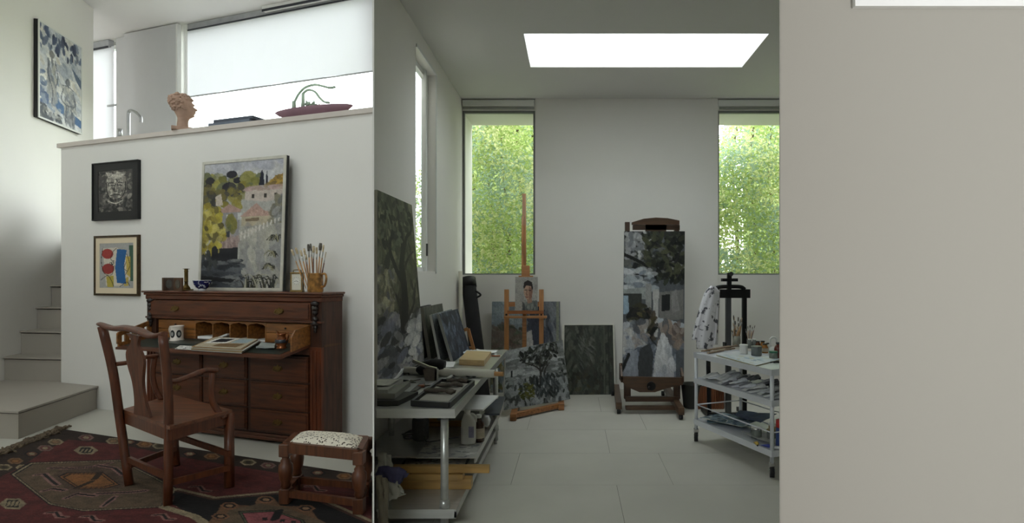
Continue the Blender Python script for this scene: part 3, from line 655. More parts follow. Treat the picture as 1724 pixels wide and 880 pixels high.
def p_terrace():
    p = Paint(96, 208, (84, 88, 92), 12); p.dabs(150, (0,0,1,.3), [(36,36,34),(60,62,54),(24,24,24),(92,92,88)], (.012,.026), 2)
    p.dabs(50, (.05,.02,.45,.2), [(150,150,152),(176,176,176),(120,122,126)], (.01,.022), 2); p.dabs(30, (.75,.16,1,.34), [(150,148,146),(110,110,110)], (.01,.022), 2)
    p.line([(0,.16),(.3,.22),(.5,.28),(.8,.2)], (.012,.006), (24,23,22)); p.line([(.3,.02),(.42,.14),(.5,.28)], (.009,.006), (26,25,24)); p.dabs(130, (.35,0,1,.34), [(26,28,24),(44,48,36),(70,72,52),(18,18,18)], (.009,.018), 2.4)
    p.dabs(60, (0,.26,.5,.4), [(160,166,172),(120,128,138),(190,192,194),(96,100,104)], (.01,.024), 2.4, (-.4,.3))
    p.poly([(0,.4),(.45,.38),(.45,.46),(0,.48)], (150,154,152)); p.poly([(0,.43),(.3,.43),(.3,.52),(0,.52)], (54,56,52)); p.poly([(0,.44),(.08,.44),(.1,.56),(0,.57)], (150,170,186))
    p.poly([(.36,.36),(.46,.36),(.46,.62),(.36,.62)], (150,150,148)); p.poly([(.48,.4),(.58,.4),(.57,.72),(.5,.72)], (178,176,174))
    p.poly([(.58,.42),(.98,.4),(.98,.6),(.58,.62)], (120,118,116)); p.poly([(.62,.44),(.76,.43),(.76,.54),(.62,.55)], (30,32,32)); p.poly([(.78,.42),(.86,.4),(.92,.54),(.8,.56)], (140,138,136))
    p.poly([(.56,.59),(1,.63),(1,.67),(.56,.65)], (174,180,186)); p.poly([(.6,.66),(1,.66),(1,.82),(.7,.78)], (136,118,106)); p.dabs(50, (.6,.64,1,.82), [(150,132,120),(110,96,90),(160,150,144),(90,90,94)], (.012,.028), 2)
    p.dabs(110, [(.12,.56),(.3,.5),(.48,.54),(.52,.66),(.42,.78),(.3,.72),(.08,.7)], [(30,30,26),(56,54,38),(84,78,50),(20,20,20),(70,60,48)], (.009,.02), 2.6)
    p.dabs(70, (0,.62,.4,.84), [(170,172,178),(120,126,138),(190,188,186),(90,92,98),(150,140,134)], (.012,.026), 2)
    p.dabs(50, (0,.8,1,1), [(120,126,140),(90,96,108),(150,154,162)], (.02,.04), 2)
    p.poly([(.58,.74),(.72,.72),(.8,.84),(.84,1),(.5,1),(.52,.86)], (192,192,194)); p.dabs(30, [(.58,.74),(.72,.72),(.8,.84),(.82,1),(.54,1)], [(206,206,208),(176,178,184),(160,162,170)], (.012,.026), 2, (1,2))
    p.poly([(.28,.8),(.44,.76),(.5,.84),(.48,1),(.22,1)], (62,64,66)); p.poly([(.06,.84),(.24,.8),(.26,.98),(.02,1)], (140,144,154)); p.poly([(.86,.82),(1,.8),(1,1),(.86,1)], (86,90,96))
    p.line([(0,.94),(.1,.84)], .012, (26,28,28)); return p.grain(.07)
def p_hills():
    p = Paint(110, 110, (138, 142, 142), 14); p.poly([(0,.2),(.4,.3),(1,.26),(1,.6),(0,.6)], (112,114,112)); p.dabs(160, (0,0,1,.6), [(150,152,152),(120,122,122),(96,98,96),(172,174,174)], (.02,.05), 3, (-.25,.3), (.4,.9))
    p.dabs(160, (0,.55,1,1), [(96,100,100),(60,62,60),(134,138,140),(40,42,40),(160,162,164)], (.012,.03), 2.6, (.9,2.2))
    p.dabs(130, [(.2,.1),(.5,.02),(.9,.0),(.85,.25),(.6,.38),(.3,.32)], [(30,32,28),(54,56,48),(84,86,80),(22,22,20)], (.012,.026), 2)
    for l in ([(.55,.62),(.56,.46),(.48,.36),(.3,.26),(.22,.14)], [(.56,.5),(.64,.36),(.78,.22)], [(.56,.46),(.56,.28),(.6,.12)], [(.62,.6),(.64,.44),(.72,.34)]): p.line(l, (.016,.006), (52,48,44))
    p.dabs(70, [(.4,.62),(.7,.52),(.86,.7),(.8,.86),(.5,.86)], [(30,34,34),(56,60,62),(84,88,90)], (.01,.02), 4, (1.0,2.1))
    p.dabs(50, [(.2,.7),(.3,.62),(.44,.66),(.46,.86),(.24,.88)], [(62,64,24),(84,84,34),(40,42,20)], (.012,.022), 1.6)
    p.poly([(.06,.46),(.14,.46),(.14,.6),(.06,.6)], (126,130,128)); p.poly([(.09,.36),(.12,.36),(.12,.47),(.09,.47)], (30,32,32)); p.dabs(20, (.88,.3,1,.6), [(40,44,40),(90,94,90)], (.012,.022), 2)
    return p.grain(.08)
def p_dark():
    p = Paint(70, 92, (52, 56, 48), 15); p.dabs(240, (0,0,1,1), [(44,50,42),(66,70,60),(36,40,34),(84,86,76),(52,50,42)], (.014,.035), 3, (1.0,2.1), (.4,.9))
    p.line([(.82,0),(.8,1)], .012, (74,76,66)); p.line([(.9,0),(.9,1)], .01, (38,42,36)); p.dabs(30, (.3,.1,.6,.6), [(98,98,92),(76,78,72)], (.008,.016), 5, (.6,1.4)); p.dabs(20, (.1,.7,.7,1), [(62,58,36),(40,40,28)], (.014,.03), 2)
    return p.grain(.08)
def p_man():
    p = Paint(52, 76, (166, 162, 156), 16); p.dabs(60, (0,0,1,1), [(176,172,166),(150,148,144),(160,156,150)], (.03,.06), 2, al=(.3,.7))
    p.poly([(.3,1),(.36,.82),(.52,.74),(.84,.7),(1,.82),(1,1)], (112,116,112)); p.poly([(.5,.6),(.72,.6),(.76,.76),(.56,.8)], (160,128,110))
    p.ell((.58,.44),.19,.23,(176,140,118)); p.poly([(.4,.4),(.46,.24),(.62,.26),(.5,.5),(.44,.6)], (192,158,136)); p.poly([(.62,.3),(.78,.36),(.74,.62),(.62,.66)], (140,104,88))
    p.poly([(.36,.32),(.4,.16),(.56,.1),(.74,.16),(.8,.36),(.74,.4),(.7,.28),(.5,.26),(.4,.36)], (46,40,38)); p.line([(.42,.4),(.52,.39)], .012, (60,44,40)); p.line([(.6,.4),(.7,.41)], .012, (60,44,40)); p.line([(.53,.4),(.49,.53),(.55,.54)], .01, (130,94,80)); p.line([(.47,.6),(.58,.6)], .012, (132,80,74))
    p.dabs(26, (.34,.76,1,1), [(96,100,98),(130,134,128),(84,86,86)], (.02,.04), 2.5, (1,2)); return p.grain(.06)
def p_hillside():
    p = Paint(50, 100, (120, 130, 134), 18); p.poly([(0,.25),(.6,.18),(1,.26),(1,.5),(0,.5)], (104,98,92)); p.dabs(80, (0,0,1,.3), [(146,156,160),(128,138,144),(110,118,124)], (.02,.045), 3, (-.3,.3)); p.dabs(70, (0,.28,1,.55), [(96,84,76),(116,106,96),(84,92,76),(70,70,60)], (.016,.04), 3, (-.3,.6)); p.dabs(90, (0,.55,1,1), [(84,90,66),(130,134,128),(60,66,50),(150,152,146),(110,100,60)], (.014,.03), 2); return p.grain(.08)
def p_bluegrey():
    p = Paint(50, 100, (100, 104, 112), 19); p.dabs(120, (0,0,1,1), [(90,96,108),(120,124,130),(70,76,88),(56,60,68)], (.02,.05), 2.5, (.9,2.0)); p.poly([(0,.35),(.3,.3),(.34,.8),(0,.85)], (176,174,172)); p.poly([(.1,.1),(.5,.2),(.6,.6),(.3,.7)], (60,64,76)); p.line([(.92,0),(.92,1)], .02, (130,134,120)); return p.grain(.08)
def p_cliff(seed, cols, n=140):
    p = Paint(60, 80, cols[0], seed); p.dabs(n, (0,0,1,1), cols, (.015,.035), 3.5, (1.1,2.1)); return p.grain(.08)
# ================================================================== TALL ROOM: PICTURES
def wallrect(pl, pr, yt, yb, d, dt=None):
    pm = (pl+pr)/2; dt = d if dt is None else dt
    xl, xr = LX(pl, (d+dt)/2), LX(pr, (d+dt)/2)
    return [ML @ Vector(q) for q in ((xl, -dt, LZ(pm, yt, dt)), (xr, -dt, LZ(pm, yt, dt)), (xr, -d, LZ(pm, yb, d)), (xl, -d, LZ(pm, yb, d)))]
BLKFR = mat('matt_black_frame', (17, 17, 19), 0.6, var=0.1)
WHFR = mat('white_picture_frame', (222, 222, 218), 0.45, var=0.03)
SILV = mat('silvered_frame', (200, 196, 184), 0.45, 0.2, var=0.12, scale=14)
GOLDFR = mat('dark_gilt_frame', (66, 50, 26), 0.4, 0.4, var=0.4, scale=25)
framed('framed_portrait', 'dark face portrait in a broad black frame, upper of the two wall pictures', wallrect(154, 231.5, 271.7, 369.8, 0.035), p_face().gain(1.25), 0.012, 0.034, BLKFR, mat_width=0.076, mat_mat=BLKFR)
r = framed('framed_print', 'abstract print with blue band and red shapes in a thin gilt frame', wallrect(157.5, 232.5, 396, 497.6, 0.028), p_print(), 0.022, 0.026, GOLDFR, mat_width=0.058, mat_mat=mat('cream_mount', (222, 206, 178), 0.8, var=0.03))
Nw = Vector((0.971, 0.239, 0))*0.055
def swp(Y, z): return Vector((side(Y), Y, z))+Nw
framed('framed_painting', 'blue-grey figure painting in a white frame on the tall stair wall', [swp(6.76, 4.49), swp(7.60, 4.49), swp(7.60, 3.31), swp(6.76, 3.31)], p_figures(), 0.018, 0.053, WHFR, BLKFR, ff=0.2)

# ================================================================== BUREAU
dF, dB = 0.36, 0.12
W_DARK = wood('bureau_oak', (86, 44, 21), axis='x', rough=.5, coat=.05); W_DARKZ = wood('bureau_oak_upright', (58, 32, 19), axis='z', rough=.5, coat=.05)
W_SIDE = wood('bureau_side_oak', (70, 44, 32), axis='z', rough=0.5, coat=.03); W_HONEY = wood('honey_oak', (132, 84, 38), axis='x'); W_TOP = wood('bureau_top_mahogany', (92, 54, 38), axis='x', rough=0.3)
W_BLACK = mat('carved_black_wood', (34, 24, 20), 0.45, var=0.3, scale=30, bump=0.3, bscale=80); HOLE = wood('dim_interior_wood', (88, 56, 30), axis='z')
x0, x1 = LX(247, dF), LX(541, dF)
def Z(y): return LZ(400, y, dF)
ZT = Z(490.5)
desk = thing('bureau', 'dark oak secretaire chest with its writing drawer pulled open', 'desk', ML @ Vector(((x0+x1)/2, -(dF+dB)/2, 0)), -TH)
def D(name, boxes, m, par=desk, bev=0.0):
    b = nb()
    for q in boxes: lbox(b, *q, bev=bev)
    return put(name, b, m, par)
yF, yBk = -dF, -dB
z1, z2, z3, z4, zA, zP = Z(506), Z(537), Z(541), Z(574), Z(590), 0.075
D('carcass', [(x0+.01, x1-.012, yBk-.012, yBk, zP, z1), (x0, x1, yF+.03, yBk-.012, z4-.02, z4), (x0+.02, x1-.02, yF+.02, yBk-.012, z2-.008, z3)], HOLE)
D('side_panel', [(x0, x0+.018, yF+.02, yBk, zP, z1)], W_SIDE); D('side_panel', [(x1-.018, x1, yF+.02, yBk, zP, z1)], W_SIDE)
D('top', [(x0-.035, x1+.035, yF-.03, yBk, ZT-.018, ZT)], W_TOP, bev=.006)
D('top_moulding', [(x0-.02, x1+.02, yF-.018, yBk, ZT-.04, ZT-.018), (x0-.008, x1+.008, yF-.008, yBk, z1, ZT-.04)], W_DARK, bev=.005)
def handle(par, x, z, s=1.45):
    b = nb(); pts = [(-.034, .0), (-.026, .014), (-.01, .012), (0, .022), (.01, .012), (.026, .014), (.034, 0), (.022, -.012), (.008, -.01), (0, -.02), (-.008, -.01), (-.022, -.012)]
    prism(b, [ML @ Vector((x+p[0]*s, yF-.021, z+p[1]*s)) for p in pts], (ML.to_3x3() @ Vector((0, .006, 0))))
    h = put('handle_plate', b, BRASS, par)
    b = nb(); tube(b, [ML @ Vector(q) for q in bez([(x-.024*s, yF-.02, z+.004), (x-.026*s, yF-.034, z-.012), (x, yF-.036, z-.022), (x+.026*s, yF-.034, z-.012), (x+.024*s, yF-.02, z+.004)], 5)], .0032, 6); put('bail', b, BRASS, par)
def drawer(xa, xb, za, zb, hs):
    d = D('drawer', [(xa+.002, xb-.002, yF-.008, yF+.05, za+.002, zb-.002)], W_DARK)
    D('drawer_panel', [(xa+.016, xb-.016, yF-.017, yF-.008, za+.014, zb-.014)], W_DARK, d, .004)
    for hx in hs: handle(d, hx, (za+zb)/2)
    return d
xd0, xd1 = LX(262, dF), LX(521, dF)
drawer(LX(251, dF), LX(524, dF), z2+.004, z1-.004, [LX(298, dF), LX(473, dF)])
D('waist_moulding', [(x0-.006, x1+.006, yF-.012, yF+.03, z2-.014, z2+.002)], W_DARK, bev=.004)
D('bottom_rail', [(xd0, xd1, yF, yF+.03, zA-.005, z4-.02)], W_DARK)
zr = [Z(592.5), Z(637), Z(683), Z(722)]
cols = [(LX(263, dF), LX(341, dF)), (LX(344, dF), LX(417, dF)), (LX(423, dF), LX(520, dF))]
for j in range(3):
    for (ca, cb) in cols: drawer(ca, cb, zr[j+1]+.005, zr[j]-.005, [(ca+cb)/2])
D('rail', [(xd0, xd1, yF+.002, yF+.05, zz-.005, zz+.005) for zz in zr[1:]], W_DARKZ); D('divider', [(LX(341, dF), LX(344, dF), yF+.002, yF+.05, zr[3], zr[0])], W_DARKZ); D('divider', [(LX(417, dF), LX(423, dF), yF+.002, yF+.05, zr[3], zr[0])], W_DARKZ)
W_PIL = wood('reddish_pilaster', (96, 46, 22), axis='z', rough=.45, coat=.05)
for (pa, pb) in ((247, 262), (522, 541)):
    xa, xb = LX(pa, dF), LX(pb, dF); w = xb-xa
    pl = D('pilaster', [(xa, xb, yF, yF+.03, zr[3]-.02, z4-.02)], W_PIL)
    D('flute', [(xa+w*f, xa+w*(f+.16), yF-.008, yF, zr[3]+.02, z4-.05) for f in (.1, .42, .74)], W_PIL, pl, .002)
    D('stile', [(xa, xb, yF+.004, yF+.03, z4-.02, z1)], W_DARKZ)
    xm = (xa+xb)/2; b = nb()
    for (zz, rr, ex) in ((z1-.012, .034, .03), (z1-.05, .03, .028), (z1-.085, .024, .022), (z2+.02, .026, .022), (z2-.015, .03, .03), (z2-.045, .022, .018), (z2-.07, .014, .012)):
        blob(b, (xm, yF-.006, zz), (rr, ex, .024), 10, 6, ML, .12, int(zz*1000))
    put('corbel', b, W_BLACK, desk)
D('plinth', [(x0-.012, x1+.012, yF-.012, yBk, .02, zr[3]-.035)], W_DARK, bev=.006); D('plinth_moulding', [(x0-.004, x1+.004, yF-.006, yBk, zr[3]-.035, zr[3]-.01)], W_DARK, bev=.004)
for xx in (x0+.06, x1-.06):
    b = nb(); lathe(b, [(.03, 0), (.05, .006), (.055, .018), (.045, .03)], ML @ Vector((xx, yF+.05, 0)), 14); put('foot', b, W_DARK, desk)
# the writing drawer: sloping leather board between two sides
EXT, DROP = 0.29, 0.058
def fl(x, t, h=0): return ML @ Vector((x, yF-EXT*t, z4-DROP*t+h))
wf0, wf1 = LX(252, dF), LX(521, dF)
b = nb(); prism(b, [fl(wf0, -.1, -.022), fl(wf1, -.1, -.022), fl(wf1, 1, -.022), fl(wf0, 1, -.022)], (0, 0, .02)); wdr = put('writing_board', b, W_DARK, desk)
b = nb(); prism(b, [fl(wf0+.05, .0, -.001), fl(wf1-.05, .0, -.001), fl(wf1-.05, .86, -.001), fl(wf0+.05, .86, -.001)], (0, 0, .002)); put('leather_panel', b, mat('green_black_leather', (32, 40, 34), 0.45, var=0.25, scale=12), wdr)
for xx, nm in ((wf0, 'L'), (wf1-.018, 'R')):
    b = nb()
    def S(t, h): return ML @ Vector((xx, yF-EXT*t, z4-DROP*t+h))
    off = ML.to_3x3() @ Vector((.018, 0, 0)); hh = Z(541)-z4-.012
    if nm == 'R': prism(b, [S(-.05, 0), S(.62, 0), S(.62, hh*.72), S(.5, hh), S(-.05, hh)], off)
    else:
        prism(b, [S(-.05, 0), S(.95, 0), S(.95, hh*.18), S(-.05, hh*.18)], off); prism(b, [S(-.05, hh*.72), S(.95, hh*.55), S(.95, hh*.8), S(.5, hh*.86), S(-.05, hh)], off)
        for k in range(5): t = -.02+k*.22; prism(b, [S(t, hh*.15), S(t+.12, hh*.15), S(t+.12, hh*.75), S(t, hh*.75)], off)
    put('drawer_side', b, W_HONEY, wdr)
# interior: pigeonholes between two pairs of small drawers
zi0, zi1 = z4, z3-.004
yi = yF+.015
for px in (326, 355.5, 384.5, 414, 444.5): D('divider', [(LX(px, dF)-.005, LX(px, dF)+.005, yi, yBk-.013, zi0, zi1)], W_HONEY)
pg = (326, 355.5, 384.5, 414, 444.5)
for k in range(4):
    xa, xb = LX(pg[k], dF)+.005, LX(pg[k+1], dF)-.005; w = xb-xa; h = .03
    b = nb(); prism(b, [ML @ Vector((xa+w*u, yi, zi1-h*v)) for u, v in ((0, 0), (0, 1), (.14, .55), (.3, .5), (.5, .2), (.7, .5), (.86, .55), (1, 1), (1, 0))], ML.to_3x3() @ Vector((0, .006, 0))); put('valance', b, W_HONEY, desk)
for (pa, pb, kn) in ((264, 325, 294), (445.5, 519, 479)):
    zm = (zi0+zi1)/2
    for (za, zb) in ((zi0+.002, zm-.002), (zm+.002, zi1-.002)):
        d = D('small_drawer', [(LX(pa, dF), LX(pb, dF), yi, yi+.12, za, zb)], W_HONEY, desk, .002)
        b = nb(); blob(b, (LX(kn, dF), yi-.008, (za+zb)/2), (.008, .009, .008), 10, 6, ML); put('knob', b, W_BLACK, d)
def sheet(name, corners, t, m, label, cat, group=None, lift=None, n=6, seed=0):
    """thin curled sheet of paper from four corners"""
    rr = random.Random(seed); tl, tr, br, bl = [Vector(c) for c in corners]; b = nb(); g = []
    for j in range(n+1):
        row = []
        for i in range(n+1):
            u, v = i/n, j/n; p = (tl*(1-u)+tr*u)*(1-v)+(bl*(1-u)+br*u)*v
            if lift: p.z += lift*abs(math.sin(u*2.4+seed)+math.cos(v*3+seed*2))*.5*((abs(u-.5)+abs(v-.5)))
            row.append(p)
        g.append(row)
    T = [[b.verts.new(p+Vector((0, 0, t))) for p in r_] for r_ in g]; Bt = [[b.verts.new(p) for p in r_] for r_ in g]
    for j in range(n):
        for i in range(n):
            b.faces.new((T[j][i], T[j+1][i], T[j+1][i+1], T[j][i+1])); b.faces.new((Bt[j][i], Bt[j][i+1], Bt[j+1][i+1], Bt[j+1][i]))
    for i in range(n):
        b.faces.new((T[0][i], T[0][i+1], Bt[0][i+1], Bt[0][i])); b.faces.new((T[n][i+1], T[n][i], Bt[n][i], Bt[n][i+1]))
        b.faces.new((T[i+1][0], T[i][0], Bt[i][0], Bt[i+1][0])); b.faces.new((T[i][n], T[i+1][n], Bt[i+1][n], Bt[i][n]))
    return solo(name, b, m, label, cat, group)
for k, (a, c, lab) in enumerate(((327, 354, 'white papers lying in the leftmost pigeonhole of the bureau'), (385, 413, 'white papers lying in the third pigeonhole of the bureau'), (415, 443, 'white papers lying in the rightmost pigeonhole of the bureau'))):
    b = nb(); lbox(b, LX(a, dF)+.008, LX(c, dF)-.008, yi+.01, yBk-.03, zi0+.001, zi0+.012+.012*(k == 0)); solo('paper_stack', b, PAPER, lab, 'papers')
b = nb()
for k in range(3): prism(b, [ML @ Vector(q) for q in ((LX(357, dF), yi+.03, zi0+.002+.006*k), (LX(381, dF), yi-.01, zi0+.045+.006*k), (LX(381, dF), yi+.12, zi0+.045+.006*k), (LX(357, dF), yi+.14, zi0+.002+.006*k))], (0, 0, .004))
solo('envelope_bundle', b, PAPER, 'white envelopes leaning aslant in the second pigeonhole', 'papers')

# ---- things on top of the bureau
def onT(px, d): return ML @ Vector((LX(px, d), -d, ZT))
town = wallrect(337, 478, 267, 487, 0.145, 0.10); zlift = ZT+.001-town[2].z
town[2].z += zlift; town[3].z += zlift
framed('framed_landscape', 'large hill town landscape in a pale silver frame leaning on the bureau', town, p_town(), 0.026, 0.04, SILV, BLKFR, ff=0.25)
LEATHER = mat('brown_tooled_leather', (84, 56, 34), 0.5, var=0.3, scale=20)
r = thing('folding_photo_frame', 'small brown folding photo frame with oval openings', 'photo frame', onT(289, .24), -TH)
for (a, c, da, dc) in ((275, 292.5, .39, .24), (292.5, 306, .36, .41)):
    A, C = onT(a, da), onT(c, dc); h = Vector((0, 0, .118)); t = (C-A).normalized(); nrm = Vector((-t.y, t.x, 0))*.012
    b = nb(); hexa(b, [A, C, C+nrm, A+nrm, A+h, C+h, C+h+nrm, A+h+nrm]); lf = put('leaf', b, LEATHER, r)
    b = nb(); mid = (A+C)/2+h*.52; wv = (C-A).length*.3
    prism(b, [mid+t*wv*math.cos(q)+Vector((0, 0, .04*math.sin(q)))-nrm*.25 for q in [2*PI*k/20 for k in range(20)]], nrm*.24); put('oval_photo', b, mat('dim_old_photo', (74, 72, 60), 0.3, var=0.4, scale=30), lf)
c = onT(313.5, .24); r = thing('candlestick', 'brass candlestick with a square foot on the bureau', 'candlestick', c)
b = nb(); box(b, (c.x-.042, c.y-.042, c.z), (c.x+.042, c.y+.042, c.z+.012), bev=.003); put('base', b, BRASS, r)
b = nb(); lathe(b, [(.036, .012), (.03, .03), (.016, .05), (.014, .075), (.017, .08), (.0155, .09), (.0155, .17), (.018, .175), (.015, .185), (.017, .198)], c, 14); put('stem', b, BRASS, r)
b = nb(); lathe(b, [(.028, .198), (.029, .201), (.012, .203), (.012, .199)], c, 16); put('drip_pan', b, BRASS, r)
c = onT(340.5, .28); r = thing('bowl', 'blue and white porcelain bowl on the bureau', 'bowl', c)
BWP = bpy.data.materials.new('blue_white_porcelain'); BWP.use_nodes = True
_n = BWP.node_tree.nodes; _v = _n.new('ShaderNodeTexNoise'); _v.inputs['Scale'].default_value = 42; _r = _n.new('ShaderNodeValToRGB'); _t = _n.new('ShaderNodeTexCoord')
BWP.node_tree.links.new(_t.outputs['Object'], _v.inputs['Vector']); BWP.node_tree.links.new(_v.outputs['Fac'], _r.inputs['Fac']); BWP.node_tree.links.new(_r.outputs['Color'], _n['Principled BSDF'].inputs['Base Color'])
_r.color_ramp.elements[0].position = .56; _r.color_ramp.elements[0].color = (*lin((28, 34, 88)), 1); _r.color_ramp.elements[1].position = .62; _r.color_ramp.elements[1].color = (*lin((200, 206, 220)), 1); _n['Principled BSDF'].inputs['Roughness'].default_value = .2
b = nb(); lathe(b, [(.03, .018), (.05, .03), (.066, .062), (.073, .092)], c, 28, caps=False); put('body', b, BWP, r)
b = nb(); lathe(b, [(.0735, .092), (.075, .096), (.071, .096), (.063, .065), (.045, .035), (.002, .026)], c, 28, caps=False); put('inside', b, mat('white_porcelain', (222, 224, 228), 0.2, var=0.03), r)
b = nb(); lathe(b, [(.03, 0), (.032, .018)], c, 24); put('foot_ring', b, MATS['white_porcelain'], r)
c = onT(500.5, .27); r = thing('carriage_clock', 'brass carriage clock with white dial beside the brush mug', 'clock', c, .2)
w, dp, h = .05, .035, .165
b = nb(); box(b, (-w, -dp, 0), (w, dp, .014), bev=.003); box(b, (-w, -dp, h-.014), (w, dp, h), bev=.003); 
for sx_ in (-1, 1):
    for sy_ in (-1, 1): box(b, (sx_*w-sx_*.009-.004, sy_*(dp-.008)-.005, .014), (sx_*w-sx_*.009+.004, sy_*(dp-.008)+.005, h-.014))
put('case', b, BRASS, r, local=True)
b = nb(); box(b, (-w+.012, -dp+.008, .016), (w-.012, dp-.008, h-.016)); put('dial', b, mat('ivory_dial', (226, 222, 206), 0.5, var=0.02), r, local=True)
b = nb(); cyl(b, (0, -dp+.007, h*.56), (0, -dp+.0065, h*.56), .03, n=24)
dl = put('dial_ring', b, mat('white_enamel', (236, 234, 224), .3, var=.01), r, local=True)
INK = mat('black_ink', (22, 22, 24), .6); b = nb()
for k in range(12):
    a = k*PI/6; p0 = Vector((math.sin(a)*.025, -dp+.0055, h*.56+math.cos(a)*.025)); p1 = Vector((math.sin(a)*.03, -dp+.0055, h*.56+math.cos(a)*.03)); beam(b, p0, p1, .003, .001, (0, 1, 0))
beam(b, (0, -dp+.0052, h*.56), (.016, -dp+.0052, h*.56-.008), .003, .001, (0, 1, 0)); beam(b, (0, -dp+.005, h*.56), (-.02, -dp+.005, h*.56-.007), .0025, .001, (0, 1, 0)); put('hands_and_hours', b, INK, dl, local=True)
b = nb(); tube(b, bez([(-.03, 0, h), (-.028, 0, h+.016), (0, 0, h+.02), (.028, 0, h+.016), (.03, 0, h)], 5), .004, 8); put('handle', b, BRASS, r, local=True)
# brush mug
c = onT(531, .27); r = thing('brush_mug', 'brown and yellow glazed mug holding paintbrushes on the bureau', 'mug', c)
MUGM = mat('mottled_brown_glaze', (150, 106, 50), .3, var=.75, scale=26); RM = .062
b = nb(); lathe(b, [(RM*.96, 0), (RM, .01), (RM*.98, .15), (RM, .158), (RM*.9, .158), (RM*.88, .02), (.002, .016)], c, 26, caps=False); put('body', b, MUGM, r)
b = nb(); q = ML.to_3x3() @ Vector((1, 0, 0)); tube(b, [c+q*a+Vector((0, 0, z_)) for a, z_ in [(p.x, p.y) for p in bez([(RM*.95, .145, 0), (RM+.04, .15, 0), (RM+.05, .1, 0), (RM+.03, .05, 0), (RM*.95, .045, 0)], 6)]], .009, 8); put('handle', b, MUGM, r)
BR_W = wood('brush_handle', (176, 128, 76), axis='z'); BR_W2 = mat('dark_brush_handle', (96, 52, 28), .4, var=.2); FERR = mat('brush_ferrule', (180, 180, 176), .3, .9); BRIS = mat('pale_bristle', (196, 178, 146), .9, var=.3, scale=40); BRIS2 = mat('grey_bristle', (104, 98, 90), .9, var=.3, scale=40)
def brush(base, tip, r0, wide, label, group, dark=False, bris=None, hm=None):
    base, tip = Vector(base), Vector(tip); d = tip-base
    o = thing('paintbrush', label, 'paintbrush', base, 0, group)
    b = nb(); tube(b, [base, base+d*.45, base+d*.7], [r0*.5, r0, r0*.8], 7); put('handle', b, hm or (BR_W2 if dark else BR_W), o)
    b = nb(); tube(b, [base+d*.7, base+d*.84], [r0*.85, wide*.8], 7, flat=.6); put('ferrule', b, FERR, o)
    b = nb(); tube(b, [base+d*.84, base+d*.93, tip], [wide*.8, wide, wide*.75], 7, flat=.55); put('bristles', b, bris or BRIS, o)
    return o
heads = sorted([(491, 420, .012), (498, 417, .012), (506, 421, .011), (512, 418, .01), (519, 411, .012), (523, 410, .01), (528, 414, .012), (533, 416, .01), (540, 409, .022), (545, 412, .012), (549, 424, .005), (515, 428, .009)])
for k, (px, py, wd_) in enumerate(heads):
    tip = ML @ Vector((LX(px, .26), -.26, LZ(px, py, .26))); bx = c+Vector(((tip.x-c.x)*.28+random.uniform(-.012, .012), random.uniform(-.02, .02), .03))
    brush(bx, tip, .0055, wd_, ('dark' if k % 4 == 3 else 'pale')+'-handled brush, '+nth(k)+' from the left in the glazed bureau mug', 'brushes in the bureau mug', k % 4 == 3, BRIS2 if wd_ > .02 or 518 < px < 524 else BRIS)
# ---- things on the writing board
def onF(px, t, h=.002):
    x = LX(px, dF+EXT*t); return ML @ Vector((x, yF-EXT*t, z4-DROP*t+h))
c = onF(298, .22); r = thing('mug', 'white tankard mug with black oval medallions on the writing board', 'mug', c)
CREAM = mat('cream_glaze', (226, 216, 206), .25, var=.03)
b = nb(); lathe(b, [(.056, 0), (.058, .006), (.051, .014), (.05, .115), (.054, .125), (.055, .132), (.05, .132), (.046, .02), (.002, .015)], c, 26, caps=False); put('body', b, CREAM, r)
b = nb(); q = ML.to_3x3() @ Vector((-1, 0, 0)); tube(b, [c+q*p.x+Vector((0, 0, p.y)) for p in bez([(.048, .115, 0), (.085, .118, 0), (.092, .085, 0), (.07, .05, 0), (.05, .035, 0)], 6)], .007, 8); put('handle', b, CREAM, r)
for a0 in (-1.35, -.35, -2.4):
    b = nb(); pts = []
    for k in range(18):
        t = 2*PI*k/18; a = a0-TH+.4*math.cos(t); pts.append(c+Vector((.0512*math.cos(a), .0512*math.sin(a), .062+.034*math.sin(t))))
    prism(b, pts, Vector((math.cos(a0-TH), math.sin(a0-TH), 0))*.0015); md = put('medallion', b, INK, r)
    b = nb(); pts = []
    for k in range(14):
        t = 2*PI*k/14; a = a0-TH+.2*math.cos(t); pts.append(c+Vector((.0535*math.cos(a), .0535*math.sin(a), .062+.018*math.sin(t))))
    prism(b, pts, Vector((math.cos(a0-TH), math.sin(a0-TH), 0))*.001); put('medallion_centre', b, mat('grey_cameo', (150, 148, 144), .5), md)
def q4(a, b_, t0, t1, c_=None, d_=None, h=.003): return [onF(a, t0, h), onF(b_, t0, h), onF(d_ if d_ else b_, t1, h), onF(c_ if c_ else a, t1, h)]
b = nb(); pts = [onF(px, t, .003) for px, t in ((277, .5), (290, .24), (345, .3), (352, .24), (335, .46), (300, .58))]; prism(b, pts, (0, 0, .008)); solo('pen_tray', b, mat('dark_green_tray', (52, 58, 54), .35), 'dark flat pen tray beside the white mug on the writing board', 'tray')
pc = Paint(40, 24, (214, 212, 206), 2); pc.dabs(30, (.05,.1,.95,.9), [(60,60,62),(120,120,118),(236,234,230)], (.03,.08), 2); canvas('printed_card', 'small white card with grey print at the front of the writing board', q4(303, 331, .62, .92, 294, 326), pc, .001, cat='card')
mags = []
